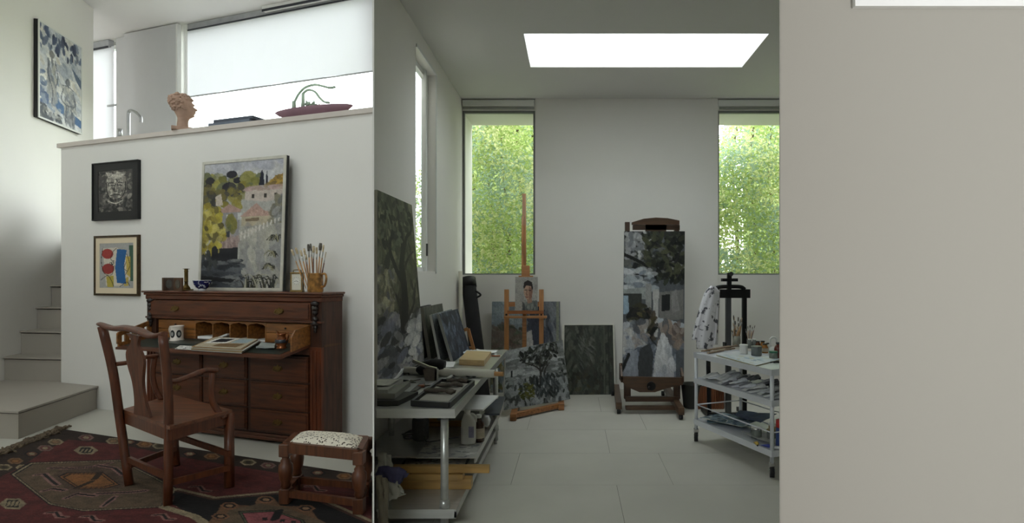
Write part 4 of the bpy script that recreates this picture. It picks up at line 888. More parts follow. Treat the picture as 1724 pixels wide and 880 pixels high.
for k in range(6):
    jx = random.uniform(-3, 3); mm = [GREYPAPER, mat('brown_paper', (150, 120, 80), .8, var=.15), mat('faded_newsprint', (168, 152, 122), .8, var=.15)][k % 3]
    sheet('magazine', q4(362+jx, 436+jx, .12, .98, 324+jx, 409+jx, h=.003+.0065*k), .0055, mm, ['creased brown magazine, lowest of the pile on the writing board', 'tan magazine second from the bottom of the writing board pile', 'grey magazine third from the bottom of the writing board pile', 'worn brown magazine third from the top of the writing board pile', 'faded newspaper second from the top of the writing board pile', 'x'][k] if k < 5 else 'x', 'magazine', lift=.004, seed=k) if k < 5 else None
pm = Paint(70, 50, (176, 164, 140), 6); pm.poly([(.12,.1),(.6,.06),(.5,.6),(.06,.7)], (222,220,214)); pm.poly([(.2,.16),(.52,.14),(.46,.5),(.14,.56)], (26,28,32)); pm.poly([(.62,.1),(.95,.08),(.92,.5),(.58,.55)], (150,166,172)); pm.poly([(.4,.62),(.92,.56),(.86,.94),(.34,.95)], (120,96,66)); pm.grain(.06)
canvas('magazine', 'open picture magazine on top of the pile on the writing board', q4(364, 434, .14, .95, 328, 406, h=.042), pm, .006, cat='magazine')
sheet('folded_cloth', q4(441, 463, .22, .6, 431, 462, h=.004), .014, mat('grey_green_cloth', (146, 152, 148), .9, var=.15), 'small folded grey cloth beside the copper jug', 'cloth', lift=.02, seed=3)
c = onF(474, .42); r = thing('jug', 'copper lustre jug at the right end of the writing board', 'jug', c)
COPPER = mat('copper_lustre', (128, 74, 38), .25, .5, var=.35, scale=16)
b = nb(); lathe(b, [(.036, 0), (.038, .012), (.032, .018), (.046, .045), (.05, .06), (.044, .075), (.03, .092), (.03, .105), (.04, .125), (.036, .125), (.026, .104)], c, 22, caps=False); put('body', b, COPPER, r)
b = nb(); lathe(b, [(.0465, .046), (.051, .06), (.0455, .074)], c, 22, caps=False); put('band', b, mat('dark_blue_band', (44, 50, 58), .3, var=.3, scale=30), r)
q = ML.to_3x3() @ Vector((1, 0, 0)); b = nb(); tube(b, [c+q*p.x+Vector((0, 0, p.y)) for p in bez([(.034, .12, 0), (.062, .128, 0), (.07, .1, 0), (.046, .06, 0)], 6)], .006, 8); put('handle', b, COPPER, r)
b = nb(); prism(b, [c+q*(-.03)+Vector((0, -.012, .105)), c+q*(-.058)+Vector((0, 0, .128)), c+q*(-.03)+Vector((0, .012, .105))], (0, 0, .02)); put('spout', b, COPPER, r)

# ================================================================== ARMCHAIR
W_CH = wood('chair_mahogany', (88, 45, 23), axis='z', rough=.42, coat=.08); W_SEAT = wood('chair_seat_wood', (104, 60, 37), axis='x', rough=.4, coat=.1)
BLf, BRf, FRf, FLf = F(218, 816, .0105), F(282, 849, .0105), F(386, 820, .0105), F(296, 784, .0105)
ch = thing('armchair', 'reddish wooden armchair with a splat back, drawn up at the bureau', 'chair', (BLf+BRf+FRf+FLf)/4)
SZ = .5
sBL, sBR, sFR, sFL = F(206, 689, SZ), F(286, 718, SZ), F(391, 690, SZ), F(290, 664, SZ)
b = nb(); prism(b, [p-Vector((0, 0, .02)) for p in (sBL, sBR, sFR, sFL)], (0, 0, .022)); put('seat', b, W_SEAT, ch)
for a, c_ in ((sBL, sBR), (sBR, sFR), (sFR, sFL), (sFL, sBL)):
    ins = (sBL+sBR+sFR+sFL)/4; A = a.lerp(ins, .06); C = c_.lerp(ins, .06); b = nb(); beam(b, A-Vector((0, 0, .055)), C-Vector((0, 0, .055)), .024, .068); put('apron', b, W_CH, ch)
tBL, tBR = at(172, 549, 3.72), at(273.5, 563, 3.38)
def sq(bm_, pts, r): tube(bm_, pts, r, 4)
mBL, mBR = at(201, 694, 3.79), at(284, 716, 3.44)
b = nb(); sq(b, bez([BLf, mBL+Vector((0, 0, -.02)), mBL.lerp(tBL, .5)+Vector((.012, 0, 0)), tBL], 4), .03); put('back_post', b, W_CH, ch)
b = nb(); sq(b, bez([BRf, mBR+Vector((0, 0, -.02)), mBR.lerp(tBR, .5)+Vector((.01, 0, 0)), tBR], 4), .031); put('back_post', b, W_CH, ch)
b = nb(); sq(b, [FRf, sFR.lerp(FRf, .0)+Vector((-.02, .0, -.02))], .03); put('leg', b, W_CH, ch)
b = nb(); sq(b, [FLf, sFL+Vector((.01, -.02, -.02))], .028); put('leg', b, W_CH, ch)
b = nb(); P_ = bez([at(168, 545, 3.73), at(190, 552.5, 3.66), at(212, 552, 3.59), at(235, 557, 3.51), at(256, 565.5, 3.43), at(277, 561, 3.37)], 6); tube(b, P_, [.022+.012*math.sin(PI*i/(len(P_)-1)) for i in range(len(P_))], 8, flat=.6); put('crest_rail', b, W_CH, ch)
def cpx(x, y): return x/2.588+150, y/2.588+530
Lb = [(160, 80), (182, 112), (160, 160), (165, 215), (186, 290), (196, 370), (194, 432)]; Rb = [(218, 92), (210, 130), (224, 165), (236, 205), (231, 290), (241, 370), (264, 448)]
def sp(x, y): px, py = cpx(x, y); return at(px, py, 3.56+.06*(y-80)/360-.0009*(x-200))
b = nb(); Lp = bez([sp(*q) for q in Lb], 4); Rp = bez([sp(*q) for q in Rb], 4); off = Vector((.006, .018, 0)); n = len(Lp)
lv = [[b.verts.new(p) for p in Lp], [b.verts.new(p) for p in Rp], [b.verts.new(p+off) for p in Lp], [b.verts.new(p+off) for p in Rp]]
for i in range(n-1):
    for a, c_ in ((0, 1), (1, 3), (3, 2), (2, 0)): b.faces.new((lv[a][i], lv[a][i+1], lv[c_][i+1], lv[c_][i]))
b.faces.new([lv[k][0] for k in (0, 1, 3, 2)]); b.faces.new([lv[k][-1] for k in (0, 1, 3, 2)]); put('splat', b, W_CH, ch)
b = nb(); tube(b, bez([at(275, 641, 3.43), at(297, 641, 3.5), at(324, 631, 3.6), at(345, 623, 3.68), at(366, 623.5, 3.74)], 6), .021, 8, flat=.75); put('arm', b, W_CH, ch)
b = nb(); tube(b, bez([at(358, 627, 3.72), at(356, 650, 3.71), at(357, 673, 3.72), at(366, 690, 3.74), at(378, 704, 3.75)], 6), [.02]*25, 6); put('arm_support', b, W_CH, ch)
b = nb(); tube(b, bez([at(193, 613, 3.76), at(215, 610, 3.85), at(240, 602, 3.98), at(264, 599, 4.1)], 6), .02, 8, flat=.75); put('arm', b, W_CH, ch)
b = nb(); tube(b, bez([at(260, 602, 4.09), at(257, 630, 4.09), at(262, 655, 4.1), at(272, 672, 4.12)], 6), .018, 6); put('arm_support', b, W_CH, ch)
for a, c_ in ((BLf, BRf), (BRf, FRf), (FLf, BLf), (FRf, FLf)):
    hgt = Vector((0, 0, .17 if a is BLf else .13 if a is not FRf else .22)); b = nb(); beam(b, a+hgt, c_+hgt, .022, .036); put('stretcher', b, W_CH, ch)

# ================================================================== FOOTSTOOL
W_ST = wood('stool_oak', (88, 49, 27), axis='z', rough=.42, coat=.08)
S1, S2, S3, S4 = F(481, 846, .0105), F(605, 863, .0105), F(617, 833, .0105), F(500, 823, .0105)
stl = thing('footstool', 'low oak footstool with turned legs and a spotted cushion', 'stool', (S1+S2+S3+S4)/4)
for p in (S1, S2, S3, S4):
    b = nb(); k = .92
    lathe(b, [(.022, .09), (.03, .11), (.026, .13), (.036, .15), (.042, .2), (.04, .235), (.028, .25), (.03, .262), (.02, .275), (.026, .29), (.028, .3)], p, 16); lg = put('leg', b, W_ST, stl)
    b = nb(); box(b, (p.x-.03, p.y-.03, .298), (p.x+.03, p.y+.03, .375), bev=.004); put('leg_block', b, W_ST, lg)
    b = nb(); box(b, (p.x-.03, p.y-.03, .0105), (p.x+.03, p.y+.03, .102), bev=.004); put('leg_foot', b, W_ST, lg)
for a, c_ in ((S1, S2), (S2, S3), (S3, S4), (S4, S1)):
    b = nb(); beam(b, a+Vector((0, 0, .06)), c_+Vector((0, 0, .06)), .026, .04); put('stretcher', b, W_ST, stl)
    b = nb(); beam(b, a+Vector((0, 0, .342)), c_+Vector((0, 0, .342)), .034, .062); put('rail', b, W_ST, stl)
SPOT = bpy.data.materials.new('spotted_cushion_cloth'); SPOT.use_nodes = True; _n = SPOT.node_tree.nodes; _l = SPOT.node_tree.links
_t = _n.new('ShaderNodeTexCoord'); _v = _n.new('ShaderNodeTexVoronoi'); _v.inputs['Scale'].default_value = 62; _r = _n.new('ShaderNodeValToRGB'); _r.color_ramp.elements[0].position = .3; _r.color_ramp.elements[0].color = (*lin((74, 62, 54)), 1); _r.color_ramp.elements[1].position = .38; _r.color_ramp.elements[1].color = (*lin((222, 214, 198)), 1)
_l.new(_t.outputs['Object'], _v.inputs['Vector']); _l.new(_v.outputs['Distance'], _r.inputs['Fac']); _l.new(_r.outputs['Color'], _n['Principled BSDF'].inputs['Base Color']); _n['Principled BSDF'].inputs['Roughness'].default_value = .9
b = nb(); ctr = (S1+S2+S3+S4)/4; n = 14; T = []
for j in range(n+1):
    row = []
    for i in range(n+1):
        u, v = i/n, j/n; p = (S4*(1-u)+S3*u)*(1-v)+(S1*(1-u)+S2*u)*v; p = ctr+(p-ctr)*1.03; e = min(u, 1-u, v, 1-v); p.z = .352+.055*min(1, (e*5))**.5+.012*math.sin(PI*u)*math.sin(PI*v); row.append(b.verts.new(p))
    T.append(row)
for j in range(n):
    for i in range(n): b.faces.new((T[j][i], T[j+1][i], T[j+1][i+1], T[j][i+1])).smooth = True
b.faces.new([T[0][i] for i in range(n+1)]+[T[j][n] for j in range(1, n+1)]+[T[n][i] for i in range(n-1, -1, -1)]+[T[j][0] for j in range(n-1, 0, -1)])
put('cushion', b, SPOT, stl)

# ================================================================== RUG
C0, C1 = F(109, 724), F(626.5, 803); ld = F(0, 768)-C0
C3 = C0+ld*3.2; C2 = Vector((R627*2.9-.004, 2.9, 0)); C1 = Vector((R627*C1.y-.004, C1.y, 0))
GW, GH = 420, 260
rp = Paint(GW, GH, (104, 46, 44), 21); u, v = rp.U.copy(), rp.V.copy(); rp.NUV = (u, v)
gx = (C0.x*(1-u)+C1.x*u)*(1-v)+(C3.x*(1-u)+C2.x*u)*v; gy = (C0.y*(1-u)+C1.y*u)*(1-v)+(C3.y*(1-u)+C2.y*u)*v
rp.U, rp.V, rp.asp = gx, gy, 1.0
def rf(x, y): p = F(x/2.694, 690+y/2.694); return (p.x, p.y)
def rpl(pts, col): rp.poly([rf(*q) for q in pts], col)
def rln(pts, w, col): rp.line([rf(*q) for q in pts], w, col, 1.0, False)
DB, CRM, INKR, BEI, MAR = (58, 44, 36), (168, 150, 120), (30, 27, 27), (112, 92, 72), (88, 40, 42)
rpl([(300, 88), (730, 160), (1690, 300), (1690, 345), (1250, 290), (800, 215), (540, 160), (310, 140), (200, 190), (100, 262), (0, 310), (-300, 440), (-300, 300), (0, 210)], DB)
def hexm(cx, cy, w, h, cols_):
    for k, c_ in enumerate(cols_):
        f = 1-.3*k; rpl([(cx-w*f, cy), (cx-w*.5*f, cy-h*f), (cx+w*.5*f, cy-h*f), (cx+w*f, cy), (cx+w*.5*f, cy+h*f), (cx-w*.5*f, cy+h*f)], c_)
bc = [[CRM, (130, 104, 78), (168, 130, 96)], [INKR, (120, 76, 60), CRM], [(150, 112, 80), (128, 80, 44), (170, 120, 70)], [CRM, (96, 84, 60), (60, 50, 40)], [(140, 110, 100), (120, 66, 66), CRM]]
for k, (cx, cy) in enumerate(((252, 150), (145, 204), (70, 236), (20, 265), (390, 130), (515, 146), (585, 150), (655, 161), (725, 168), (205, 178), (108, 266), (860, 204), (960, 216), (1125, 243), (1215, 257), (1330, 275), (1440, 290), (1560, 306))): hexm(cx, cy, 38, 13, bc[k % 5])
# first medallion
med = [(55, 297), (140, 246), (545, 233), (700, 310), (800, 364), (742, 444), (380, 463), (226, 432)]
def ring(pts, cols_, c0, fs):
    for f, c_ in zip(fs, cols_): rpl([(c0[0]+(x-c0[0])*f, c0[1]+(y-c0[1])*f) for x, y in pts], c_)
ring(med, [INKR, CRM, INKR, BEI], (430, 350), (1.03, 1.0, .975, .955))
rpl([(240, 300), (300, 262), (480, 250), (600, 300), (560, 350), (470, 385), (330, 395)], (98, 76, 64)); ring([(262, 307), (300, 290), (470, 288), (545, 345), (480, 362), (350, 364)], [INKR, (150, 96, 56), (54, 40, 30), (158, 104, 58)], (405, 325), (1.0, .93, .85, .78))
rln([(350, 358), (415, 330)], .02, (54, 40, 30)); rln([(430, 318), (455, 290)], .02, (54, 40, 30))
for l in (([(165, 300), (200, 295), (240, 330), (260, 345)]), ([(200, 372), (240, 362), (290, 370)]), ([(230, 268), (330, 270), (450, 262), (500, 245)]), ([(300, 405), (350, 385), (430, 395)]), ([(440, 385), (600, 378), (660, 372)]), ([(470, 440), (520, 400)]), ([(560, 300), (520, 268), (440, 255)])):
    rln(l, .022, (160, 118, 110)); rln(l, .009, INKR)
hexm(390, 188, 56, 18, [CRM, INKR]); hexm(60, 431, 62, 24, [CRM, INKR]); hexm(825, 420, 48, 26, [CRM, INKR, (150, 86, 84)])
for k in range(5): rln([(350+18*k, 196), (360+18*k, 182)], .007, CRM); rln([(20+18*k, 440), (28+18*k, 420)], .007, CRM)
# second medallion
rpl([(800, 364), (970, 404), (1270, 376), (1420, 398), (1700, 520), (1700, 700), (860, 700), (930, 520), (880, 488), (780, 432)], INKR)
rln([(740, 445), (880, 488), (930, 520)], .022, CRM); rln([(800, 364), (970, 404), (1270, 376), (1420, 398), (1700, 520)], .016, CRM); rln([(800, 372), (970, 412), (1270, 384), (1420, 406), (1700, 530)], .01, (90, 60, 50))
rpl([(940, 520), (1010, 432), (1150, 440), (1170, 402), (1240, 404), (1270, 440), (1400, 445), (1440, 500), (1560, 560), (1500, 700), (900, 700)], (128, 92, 66)); rpl([(1000, 520), (1040, 460), (1180, 430), (1300, 450), (1480, 520), (1480, 700), (980, 700)], BEI)
ring([(1085, 468), (1240, 461), (1370, 505), (1420, 600), (1160, 600)], [INKR, (96, 100, 74), INKR, (160, 88, 92)], (1240, 530), (1.05, 1.0, .95, .9)); rln([(1265, 464), (1245, 500)], .025, INKR)
for (cx, cy) in ((1040, 440), (1205, 412), (1385, 452), (1000, 488)): hexm(cx, cy, 44, 15, [(150, 104, 74), INKR, (170, 130, 96)])
for (cx, cy) in ((1200, 500), (1280, 508), (1330, 515)): rln([(cx-6, cy-5), (cx-6, cy+5)], .006, INKR); rln([(cx+6, cy-5), (cx+6, cy+5)], .006, INKR); rln([(cx-6, cy), (cx+6, cy)], .006, INKR)
for (cx, cy) in ((260, 478), (745, 488), (910, 360), (1430, 358), (420, 495)): rln([(cx-45, cy-6), (cx-5, cy-8), (cx+10, cy+12), (cx+40, cy+14)], .018, (160, 112, 104)); rln([(cx-45, cy-6), (cx-5, cy-8), (cx+10, cy+12), (cx+40, cy+14)], .007, INKR)
rp.grain(.13, 60); rp.gain(.72)
rug = thing('rug', 'worn dark red kilim rug with hexagon medallions under the armchair', 'rug', ((C0+C1+C2+C3)/4))
up = Vector((0, 0, .009)); pile = grid_mesh('rug_field', [C0+up, C1+up, C2+up, C3+up], rp, .008, painted('rug_wool', .95, bump=.5), rug, edge_mat=(70, 50, 40))
b = nb(); rr = random.Random(5); N_ = 150
for k in range(N_):
    t = k/N_*.36/1.0*3.2/3.2; base = C0.lerp(C3, t)+Vector((0, 0, .006)); out_ = Vector((-.9, .25, 0)); L = rr.uniform(.06, .12)
    pts = [base]; p = base.copy(); a = rr.uniform(-.6, .6)
    for s_ in range(4): a += rr.uniform(-.9, .9); p = p+Vector((out_.x*math.cos(a)-out_.y*math.sin(a), out_.x*math.sin(a)+out_.y*math.cos(a), 0))*L/4; p.z = rr.uniform(.006, .03); pts.append(p.copy())
    tube(b, bez(pts, 3), [.009]*12+[.006], 5)
put('fringe', b, mat('brown_fringe_wool', (92, 78, 62), .95, var=.3, scale=30), rug, kind='stuff')

# ================================================================== THINGS ON THE PARAPET LEDGE
def ledge(px, d=-.055): return ML @ Vector((LX(px, d), -d, ZW+.001))
TERRA = mat('pale_terracotta', (172, 142, 124), .8, var=.15, scale=12, bump=.4, bscale=50)
c = ledge(310); r = thing('bust', 'terracotta head of a curly-haired man on the parapet ledge', 'sculpture', c, .6)
K = 1/150.0   # metres per pixel at this distance
b = nb(); box(b, (-.105, -.07, 0), (.085, .07, .035), bev=.004); put('plinth', b, TERRA, r, local=True)
prof = [(.06, .035, -.01), (.056, .07, -.012), (.054, .1, -.01), (.06, .13, -.004), (.085, .16, .006), (.105, .195, .004), (.118, .24, -.008), (.122, .28, -.022), (.112, .32, -.03), (.085, .352, -.034), (.045, .37, -.036), (.01, .376, -.036)]
# denser rings so the profile of the face reads
b = nb(); zs = np.linspace(.035, .372, 46); pz = [q[1] for q in prof]; rings = []
for z in zs:
    rad = float(np.interp(z, pz, [q[0] for q in prof])); ox = float(np.interp(z, pz, [q[2] for q in prof])); ring_ = []
    for k in range(32):
        a = 2*PI*k/32; ca, sa = math.cos(a), math.sin(a); ex = 0
        if z > .14 and ca > 0:
            f = max(0, 1-abs(sa)*1.7)**1.2
            for (zz, amp, wdt) in ((.158, .014, .012), (.186, .008, .007), (.2, .012, .008), (.226, .018, .012), (.240, .012, .012), (.275, .012, .014)): ex += f*amp*math.exp(-((z-zz)/wdt)**2)
            ex -= f*.010*math.exp(-((z-.256)/.008)**2)+f*.006*math.exp(-((z-.193)/.004)**2)
        ring_.append(b.verts.new((ox+rad*(.86 if ca < 0 else .80)*ca+ex*1.25, rad*.68*sa, z)))
    rings.append(ring_)
for A, B in zip(rings, rings[1:]):
    for k in range(32): b.faces.new((A[k], A[(k+1) % 32], B[(k+1) % 32], B[k])).smooth = True
b.faces.new(rings[0][::-1]); b.faces.new(rings[-1]); hd = put('head', b, TERRA, r, local=True)
b = nb(); rr = random.Random(3)
for k in range(170):
    a = rr.uniform(.95, 2*PI-.95); z = rr.uniform(.2, .37)
    if z < .30 and (a < 1.35 or a > 2*PI-1.35): continue
    rad = float(np.interp(z, pz, [q[0] for q in prof])); ox = float(np.interp(z, pz, [q[2] for q in prof]))
    if z > .31: a = rr.uniform(0, 2*PI)
    blob(b, (ox+rad*.85*math.cos(a), rad*.69*math.sin(a), z), (rr.uniform(.011, .017), rr.uniform(.010, .015), rr.uniform(.010, .015)), 7, 5)
put('curls', b, TERRA, hd, local=True)
b = nb(); blob(b, (-.012, -.078, .235), (.016, .01, .028), 10, 8); put('ear', b, TERRA, hd, local=True)
b = nb(); lbox(b, LX(355, -.03), LX(424, -.03), .0, .18, ZW+.001, ZW+.034, bev=.003); solo('book', b, mat('slate_book', (104, 112, 126), .7, var=.1), 'grey-blue flat book lying lowest on the parapet ledge', 'book')
b = nb(); lbox(b, LX(362, -.03), LX(428, -.03), .01, .17, ZW+.035, ZW+.066, bev=.003); solo('book', b, mat('dark_grey_book', (82, 86, 98), .7, var=.1), 'dark grey book lying on the other book on the ledge', 'book')
c = ledge(527, -.1); r = thing('planter', 'wide shallow plum-coloured dish planted with a trailing succulent', 'planter', c, -TH)
PLUM = mat('plum_ceramic', (140, 106, 118), .6, var=.1); hw = (LX(592, -.12)-LX(463, -.12))/2
b = nb(); lathe(b, [(.45, 0), (.6, .006), (.9, .055), (1.0, .082), (.97, .088), (.5, .078), (.02, .076)], (0, 0, 0), 36, sx=1, sy=1, caps=True)
for v_ in b.verts: v_.co.x *= hw; v_.co.y *= .1
put('dish', b, PLUM, r, local=True)
SUCC = mat('pale_green_succulent', (178, 198, 178), .6, var=.2)
def pl(px, py, y=0): p = LW(px, py, -.12); return Vector((p.x-LX(527, -.12), y, p.z-ZW))
b = nb(); tube(b, [pl(495, 184), pl(495, 172)], [.02, .016], 8); put('stem', b, SUCC, r, local=True)
b = nb(); tube(b, [pl(510, 182), pl(510.5, 158)], [.017, .013], 8); put('stem', b, SUCC, r, local=True)
b = nb(); tube(b, bez([pl(496, 173), pl(503, 160), pl(514, 149), pl(530, 144.5), pl(545, 147), pl(555, 149.5), pl(565, 148)], 6), [.011]*36+[.006], 6); put('trailing_stem', b, SUCC, r, local=True)
b = nb(); tube(b, bez([pl(511, 158), pl(519, 153), pl(530, 156), pl(538, 166), pl(546, 173), pl(555, 174.5)], 6), [.011]*30+[.006], 6); put('trailing_stem', b, SUCC, r, local=True)
b = nb(); rr = random.Random(9)
for k in range(26):
    a = rr.uniform(0, 2*PI); o_ = pl(526+rr.uniform(-9, 9), 180, rr.uniform(-.04, .04)); tube(b, [o_, o_+Vector((math.cos(a)*.03, math.sin(a)*.02, rr.uniform(.02, .05)))], [.008, .003], 5)
put('rosette', b, SUCC, r, local=True)
# tap of the sink behind the parapet
r = thing('sink_cabinet', 'white sink cabinet hidden behind the parapet under the tap', 'cabinet', ML @ Vector((LX(216, -.75), .75, 1.95)), -TH)
b = nb(); lbox(b, LX(205, -.75)-.5, LX(216, -.75)+.5, .55, .98, 1.951, 2.37); put('body', b, WHITE, r)
b = nb(); lbox(b, LX(205, -.75)-.52, LX(216, -.75)+.52, .53, 1.0, 2.37, 2.4); put('worktop', b, STAIR, r)
c = ML @ Vector((LX(216, -.75), .75, 2.401))
r = thing('tap', 'slim chrome swan-neck tap rising behind the parapet', 'tap', c)
def tp(px, py): return ML @ LW(px, py, -.75)
b = nb(); tube(b, [c]+bez([tp(216.5, 240), tp(216.5, 196), tp(217.5, 188), tp(221, 186), tp(229, 189.5), tp(235, 195), tp(237, 199), tp(237, 206)], 5), .018, 10); put('spout', b, mat('satin_chrome', (176, 176, 178), .3, .8), r)
b = nb(); cyl(b, c, c+Vector((0, 0, .03)), .04); put('base', b, MATS['satin_chrome'], r)
b = nb(); cyl(b, ML @ LW(202, 217, -.75), ML @ LW(202, 230, -.75), .025); put('lever', b, MATS['satin_chrome'], r)
# ================================================================== GARDEN OUTSIDE THE STUDIO
LEAFM = [translucent('hedge_leaf', (170, 188, 118), .45), translucent('sky_paled_leaf', (212, 216, 164), .5), translucent('blue_green_leaf', (164, 184, 160), .4)]  # leaf colours paled to carry sky reflection and overexposure
BARK = mat('brown_bark', (96, 82, 62), .9, var=.3)
def hedge(name, label, xa, xb, ya, yb, zfun, n, seed, big=.055):
    rr = np.random.default_rng(seed); r = thing(name, label, 'hedge', ((xa+xb)/2, (ya+yb)/2, -.12))
    for k in range(int((xb-xa)/.35)+2):
        x = xa+(xb-xa)*(k+.5)/(int((xb-xa)/.35)+2); b = nb(); zt_ = zfun(x); tube(b, bez([(x, yb-.05, -.12), (x+.05, yb, zt_*.4), (x-.06, yb-.1, zt_*.75), (x+.03, yb-.1, zt_*.9)], 4), [.035]*6+[.022]*7, 6); put('stem', b, BARK, r)
    for m_i in range(3):
        N_ = n//3; V = []; Fc = []
        x = rr.uniform(xa, xb, N_); y = ya+(yb-ya)*rr.random(N_)**1.3; zz = np.array([zfun(q) for q in x]); z = rr.random(N_)*zz*1.0
        cl = np.sin(x*5.1+z*3.3+m_i*2.1)+np.sin(x*2.3-z*4.1+m_i)+np.sin(z*7+x*1.7)
        for i in range(N_):
            if cl[i] < -1.1 and rr.random() < .75: continue
            c = Vector((x[i], y[i]-.12*cl[i]*.5, z[i]+rr.normal()*.04)); a = rr.uniform(0, 2*PI); t = Vector((math.cos(a), rr.uniform(-.5, .3), math.sin(a)*.8-.3)).normalized(); s = t.cross(Vector((rr.normal()*.5, 1, rr.normal()*.5))).normalized(); L = big*rr.uniform(.6, 1.3); o = len(V)
            nrm = t.cross(s)*L*.18
            V += [c, c+t*L*.5+s*L*.28+nrm, c+t*L, c+t*L*.5-s*L*.28+nrm]; Fc += [(o, o+1, o+2), (o, o+2, o+3)]
        me = bpy.data.meshes.new('foliage'); I = r.matrix_basis.inverted(); me.from_pydata([tuple(I @ q) for q in V], [], Fc); me.materials.append(LEAFM[m_i])
        o_ = bpy.data.objects.new('foliage', me); COL.objects.link(o_); o_.parent = r; o_['kind'] = 'stuff'
hedge('hedge', 'tall leafy green hedge filling the left studio window', -1.95, -.2, 8.35, 9.1, lambda x: 4.7, 42000, 3)
def ztr(x): return 3.0+1.4*min(1, max(0, (x-2.1)/.55))
hedge('hedge', 'bushy yellow-green hedge seen through the right studio window', 1.9, 3.9, 8.35, 9.1, ztr, 46000, 4)
hedge('shrub', 'small leafy shrub outside the narrow side window', -3.2, -2.1, 8.0, 8.8, lambda x: 2.9, 7000, 6)
for (xa_, xb_, lab) in ((-2.5, 1.6, 'ivy-covered garden wall beyond the left hedge'), (3.15, 6.0, 'ivy-covered garden wall beyond the right hedge')):
    b = nb(); flat(b, [(xa_, 10.2), (xb_, 10.2), (xb_, 10.4), (xa_, 10.4)], -.12, 4.6)
    solo('garden_wall', b, mat('ivy_green_wall', (150, 164, 104), .95, var=.4, scale=3.0), lab, 'wall')

# ================================================================== CANVASES AGAINST THE STUDIO WALLS
def fin_x(Y): return R630*Y+.012
ZTB = .683
tl = Vector((-1.345, 3.885, 1.996)); tr = Vector((-1.345, 4.72, 1.996)); br = Vector((-1.235, 4.72, ZTB)); bl = Vector((-1.231, 3.56, ZTB))
canvas('tree_painting', 'very large painting of a dark twisted tree standing on the steel table against the wall', [tl, tr, br, bl], p_tree().gain(.95), .025)
BOARD = mat('black_board', (22, 22, 24), .6, var=.1)
def lean(name, label, a, c_, z1_, dx, dy, p, th=.022, edge=None, z0_=.003, **kw):
    """canvas standing on the floor from a to c_ (x, y), its top pushed back by (dx, dy)"""
    A = Vector((a[0], a[1], z0_)); C = Vector((c_[0], c_[1], z0_)); o = Vector((dx, dy, z1_-z0_))
    return canvas(name, label, [A+o, C+o, C, A], p, th, edge=edge, **kw)
# pile behind the steel table (against the left wall, facing right into the room)
r = nb(); hexa(r, [Vector(q) for q in ((-1.315, 4.93, ZTB), (-1.29, 4.93, ZTB), (-1.29, 5.38, ZTB), (-1.315, 5.38, ZTB), (-1.374, 4.93, 1.13), (-1.349, 4.93, 1.13), (-1.349, 5.38, 1.13), (-1.374, 5.38, 1.13))])
solo('black_board', r, BOARD, 'tall black board standing next to the large tree painting', 'board')
lean('canvas', 'olive canvas leaning in the pile behind the black board', (-1.21, 4.84), (-1.21, 5.54), 1.135, -.07, 0, p_cliff(31, [(86, 88, 76), (70, 74, 66), (104, 104, 92)]), .03, edge=(150, 148, 138), z0_=ZTB)
lean('canvas', 'white-edged canvas in the middle of the leaning pile', (-1.10, 4.72), (-1.10, 5.52), 1.08, -.08, 0, p_cliff(32, [(120, 128, 132), (96, 100, 104), (140, 146, 150)]), .02, edge=(206, 206, 202), z0_=ZTB)
lean('canvas', 'dark blue rock painting at the front of the leaning pile', (-1.0, 4.74), (-1.0, 5.50), 1.085, -.12, 0, p_cliff(33, [(44, 50, 60), (64, 72, 86), (30, 34, 42), (110, 122, 140), (84, 94, 108)]), .025, edge=(170, 172, 170), z0_=ZTB)
W_EAS = wood('easel_beech', (186, 130, 80), axis='z', var=.25); W_EASX = wood('easel_beech_bar', (178, 122, 74), axis='x', var=.25)
r = thing('stretcher_frame', 'bare wooden stretcher frame behind the dark blue rock painting', 'frame', (-1.0, 5.5, ZTB))
for a, c_ in ((Vector((-.965, 5.515, ZTB)), at(788, 553, 5.53)), (at(788, 553, 5.53), at(777, 557, 5.53)), (Vector((-1.065, 5.515, ZTB)), at(777, 557, 5.53)), (Vector((-1.065, 5.52, ZTB+.02)), Vector((-.965, 5.52, ZTB+.02)))):
    b = nb(); beam(b, a, c_, .02, .03, (1, 0, 0)); put('bar', b, W_EAS, r)
b = nb(); cyl(b, (-1.30, 6.6, .003), (-1.335, 6.72, 1.46), .024); solo('white_roll', b, mat('cream_roll', (216, 212, 196), .8), 'slim cream paper roll upright in the studio corner', 'roll')
r = thing('black_tube_case', 'long black carrying tube leaning in the studio corner', 'case', (-1.0, 6.35, 0))
b = nb(); A, C = Vector((-1.0, 6.3, .003)), at(788, 470, 6.84); tube(b, [A, A.lerp(C, .02), A.lerp(C, .97), C], [.07, .085, .085, .075], 18); put('body', b, mat('black_nylon', (24, 24, 26), .8, var=.2), r)
b = nb(); cyl(b, A.lerp(C, .93), A.lerp(C, 1.005), .092, n=18); put('cap', b, BLACK, r)
b = nb(); tube(b, bez([A.lerp(C, .9)+Vector((.08, -.04, 0)), A.lerp(C, .88)+Vector((.14, -.06, -.02)), A.lerp(C, .84)+Vector((.08, -.04, 0))], 5), .012, 6); put('strap', b, BLACK, r)
